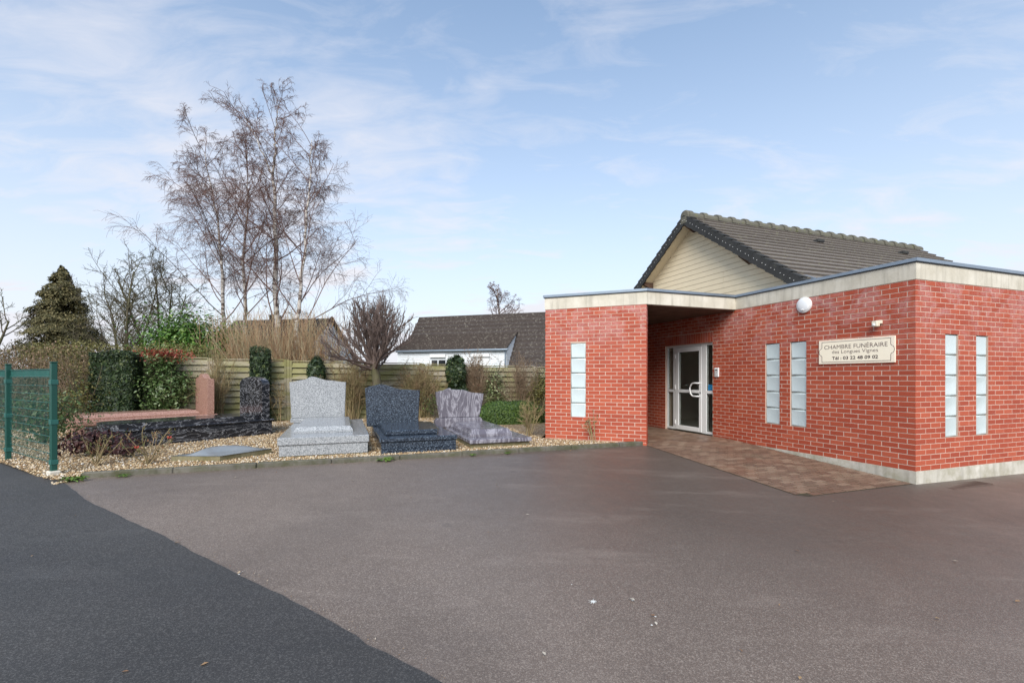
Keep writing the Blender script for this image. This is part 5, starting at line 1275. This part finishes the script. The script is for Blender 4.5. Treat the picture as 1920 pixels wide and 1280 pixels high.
quadslab([HP(0, 0, RH - .05), HP(0, -2.6, EH), HP(HL, -2.6, EH), HP(HL, 0, RH - .05)], .08, 'rear_slope', MT['tile2'], rf)
b = MB(); b.tube([HP(0, 0, RH - .02), HP(HL, 0, RH - .02)], .11, 8); b.build('ridge', MT['tile2'], rf)
# dormer
t_ = .38; DN0, DZ0 = EN * t_, RH + (EH - RH) * t_; DN1, DZ1 = EN + .35, 2.84; DS0 = .2
cxs = None
def s_at(px, n):     # along-ridge distance of a picture column at offset n
    k = (px - 960) / 874.74; o = HP(0, n, 0); return (k * o.y - o.x) / (dx.x - k * dx.y)
DS1 = s_at(951, DN1); DS1b = s_at(974, DN0)
tile_rows(DN0, DZ0 + .06, DN1, DZ1 + .05, DS0, DS1, 9, rf)
dz = bpy.data.objects.new('dormer', None); link(dz, nh)
zb = 1.95
n_b = 10
for i in range(n_b):
    z0 = zb + (DZ1 - zb) / n_b * i; b = MB(); q = [HP(DS0, DN1 - .12, z0), HP(DS1 - .08, DN1 - .12, z0), HP(DS1 - .08, DN1 - .14, z0 + (DZ1 - zb) / n_b - .006), HP(DS0, DN1 - .14, z0 + (DZ1 - zb) / n_b - .006)]
    b.add(q + [x - nx * .04 for x in q], [(0, 1, 2, 3), (4, 5, 6, 7), (0, 1, 5, 4), (1, 2, 6, 5), (2, 3, 7, 6), (3, 0, 4, 7)]); b.build('weatherboard', MT['housewhite'], dz)
quadslab([HP(DS1 - .08, DN0 + .05, DZ0 - .02), HP(DS1 - .08, DN1 - .13, DZ1), HP(DS1 - .08, DN1 - .13, zb), HP(DS1 - .08, EN, EH)], .03, 'cheek', MT['housewhite'], dz)
b = MB(); b.tube([HP(DS0, DN1 + .02, DZ1 - .0), HP(DS1 + .04, DN1 + .02, DZ1 - .0)], .055, 8); b.build('gutter', MT['zinc'], dz)
b = MB(); b.tube([HP(DS1 - .12, DN1 - .06, DZ1 - .05), HP(DS1 - .12, DN1 - .06, zb)], .035, 8); b.build('downpipe', MT['zinc'], dz)
for px0, px1 in ((805, 834), (884, 917)):
    s0, s1 = s_at(px0, DN1), s_at(px1, DN1)
    b = MB(); w_ = bpy.data.objects.new('window', None); link(w_, nh)
    q = [HP(s0, DN1 - .02, 2.50), HP(s1, DN1 - .02, 2.50), HP(s1, DN1 - .02, 2.66), HP(s0, DN1 - .02, 2.66)]
    b.add(q + [x - nx * .12 for x in q], [(0, 1, 2, 3), (4, 5, 6, 7), (0, 1, 5, 4), (1, 2, 6, 5), (2, 3, 7, 6), (3, 0, 4, 7)]); b.build('shutter_box', MT['white'], w_)
    if px0 < 850:
        for sa, sb in ((s0 + .08, s0 + (s1 - s0) * .46), (s0 + (s1 - s0) * .54, s1 - .02)):
            b = MB(); q = [HP(sa, DN1 - .10, 1.97), HP(sb, DN1 - .10, 1.97), HP(sb, DN1 - .10, 2.36), HP(sa, DN1 - .10, 2.36)]; b.add(q + [x - nx * .03 for x in q], [(0, 1, 2, 3), (4, 5, 6, 7), (0, 1, 5, 4), (1, 2, 6, 5), (2, 3, 7, 6), (3, 0, 4, 7)]); b.build('pane', MT['glass_dark'], w_)
    else:
        b = MB(); q = [HP(s0 + .05, DN1 - .10, 1.97), HP(s1 - .05, DN1 - .10, 1.97), HP(s1 - .05, DN1 - .10, 2.48), HP(s0 + .05, DN1 - .10, 2.48)]; b.add(q + [x - nx * .03 for x in q], [(0, 1, 2, 3), (4, 5, 6, 7), (0, 1, 5, 4), (1, 2, 6, 5), (2, 3, 7, 6), (3, 0, 4, 7)]); b.build('shutter', MT['white'], w_)
b = MB(); q = [HP(.1, EN - .25, .1), HP(HL - .1, EN - .25, .1), HP(HL - .1, EN - .25, 1.9), HP(.1, EN - .25, 1.9)]; b.add(q + [x - nx * 4.6 for x in q], [(0, 1, 2, 3), (4, 5, 6, 7), (0, 1, 5, 4), (1, 2, 6, 5), (2, 3, 7, 6), (3, 0, 4, 7)]); b.build('wall', MT['housewhite'], nh)
for s in (.15, HL - .15): quadslab([HP(s, EN - .2, 1.9), HP(s, 0, RH - .1), HP(s, -2.5, 1.9)], .1, 'gable', MT['housewhite'], nh)
# second house, half hidden behind the brush
h2 = thing('far_house', 'brown roofed house half hidden behind the willow brush', 'house', (0, 0, 0))
A_, B_ = W3(445, 603, 27.0), W3(621, 597, 26.0); A_.z = B_.z = 4.75; dx = Vector((B_.x - A_.x, B_.y - A_.y, 0)).normalized(); nx = Vector((dx.y, -dx.x, 0)); nx = nx if nx.y < 0 else -nx; HL = (B_ - A_).length
rf = bpy.data.objects.new('roof', None); link(rf, h2)
tile_rows(0, 4.75, 3.2, 2.2, 0, HL, 11, rf)
quadslab([HP(0, 0, 4.7), HP(0, -3.2, 2.2), HP(HL, -3.2, 2.2), HP(HL, 0, 4.7)], .08, 'rear_slope', MT['tile2'], rf)
for q in ((3.2, 2.2), (-3.2, 2.2)):
    quadslab([HP(HL + .04, 0, 4.86), HP(HL + .04, q[0], q[1] + .1), HP(HL + .04, q[0], q[1] - .12), HP(HL + .04, 0, 4.62)], .05, 'bargeboard', MT['soffit'], rf)
quadslab([HP(HL - .15, 3.0, 2.2), HP(HL - .15, 0, 4.62), HP(HL - .15, -3.0, 2.2)], .1, 'gable', MT['housewhite'], h2)
b = MB(); q = [HP(.1, 3.0, .1), HP(HL - .1, 3.0, .1), HP(HL - .1, 3.0, 2.2), HP(.1, 3.0, 2.2)]; b.add(q + [x - nx * 6.0 for x in q], [(0, 1, 2, 3), (4, 5, 6, 7), (0, 1, 5, 4), (1, 2, 6, 5), (2, 3, 7, 6), (3, 0, 4, 7)]); b.build('wall', MT['housewhite'], h2)
b = MB(); b.box(0, .45, -.25, .25, 0, .9, c=.01, M=Matrix.Translation(HP(HL * .3, -.6, 4.2)) @ Matrix.Rotation(math.atan2(dx.y, dx.x), 4, 'Z')); b.build('chimney', MT['verge'], h2)

# ------------------------------------------------------------------ litter and stains on the yard
q = np.random.default_rng(6)
pts = [(1020, 1229), (771, 935), (661, 902), (448, 1076), (60, 1045), (235, 1263), (1186, 1127), (770, 935), (1495, 1035), (1785, 1022), (915, 1000), (1224, 1157), (1230, 1172), (1389, 1223), (1500, 1275), (647, 1045), (1562, 942), (1908, 1130), (141, 968), (1244, 903)]
C = []
for x, y in pts:
    z = 0.0
    for _ in range(6):
        Z = 874.74 * (CAMZ - z) / (y - 705.76); X = (x - 960) / 874.74 * Z; dxx, dyy = X - CX, Z - CY; z = gz(dxx * cu + dyy * su, -dxx * su + dyy * cu)
    C.append((X, Z, z + .016))
n = 60; uu = q.uniform(-9, 3, n); vv = q.uniform(-3, 3.2, n); vv[:30] = 3.22 - q.random(30) ** 2 * .5
keep = (uu < -2.3) | (vv < -.1); uu, vv = uu[keep], vv[keep]
gr = []
for _ in range(170):
    k_ = q.integers(0, 9); t_ = q.random(); a_ = seam0[k_]; b_ = seam0[k_ + 1]; uu_, vv_ = a_[0] + (b_[0] - a_[0]) * t_ + abs(q.normal(0, .05)), a_[1] + (b_[1] - a_[1]) * t_ + abs(q.normal(0, .03)); gr.append((uu_, vv_))
nlit = len(C) + len(uu)
uu = np.concatenate([uu, [g_[0] for g_ in gr]]); vv = np.concatenate([vv, [g_[1] for g_ in gr]])
C = np.array(C + [tuple(W(a_, b_, gz(a_, b_) + .014)) for a_, b_ in zip(uu, vv)])
o = leaf_mesh('leaf_litter', C, np.tile([0, 0, 1.], (len(C), 1)) + q.normal(0, .15, (len(C), 3)), np.where(np.arange(len(C)) < nlit, q.uniform(.018, .05, len(C)), q.uniform(.006, .016, len(C))), MT['litter'], None, .55, q); tag(o, 'scattered dry leaves and pale specks on the asphalt', 'leaf litter', None, 'stuff')
def splat(px, py, s, seed, rays):
    r = random.Random(seed); z = 0.0
    for _ in range(6):
        Z = 874.74 * (CAMZ - z) / (py - 705.76); X = (px - 960) / 874.74 * Z; dxx, dyy = X - CX, Z - CY; z = gz(dxx * cu + dyy * su, -dxx * su + dyy * cu)
    b = MB(); k = 28; vs = []
    for i in range(k):
        a = 6.283 * i / k; rr = s * (r.uniform(.35, .6) if not (rays and i % 3 == 0) else r.uniform(.8, 1.5)); vs.append((X + math.cos(a) * rr, Z + math.sin(a) * rr, z + .004 + SL * 0 * rr + (math.sin(a) * rr * SL * cu)))
    b.add(vs, [tuple(range(k))]); o = b.build('dropping_stain', stain, lot)
stain = simple('chalky_white', (.62, .62, .59), .8, .15, 40)
splat(1112, 1128, .030, 1, True); splat(1186, 1126, .014, 2, False); splat(1229, 1156, .015, 3, False); splat(1222, 1172, .014, 4, False); splat(1072, 1096, .010, 5, False); splat(448, 1077, .016, 6, False)
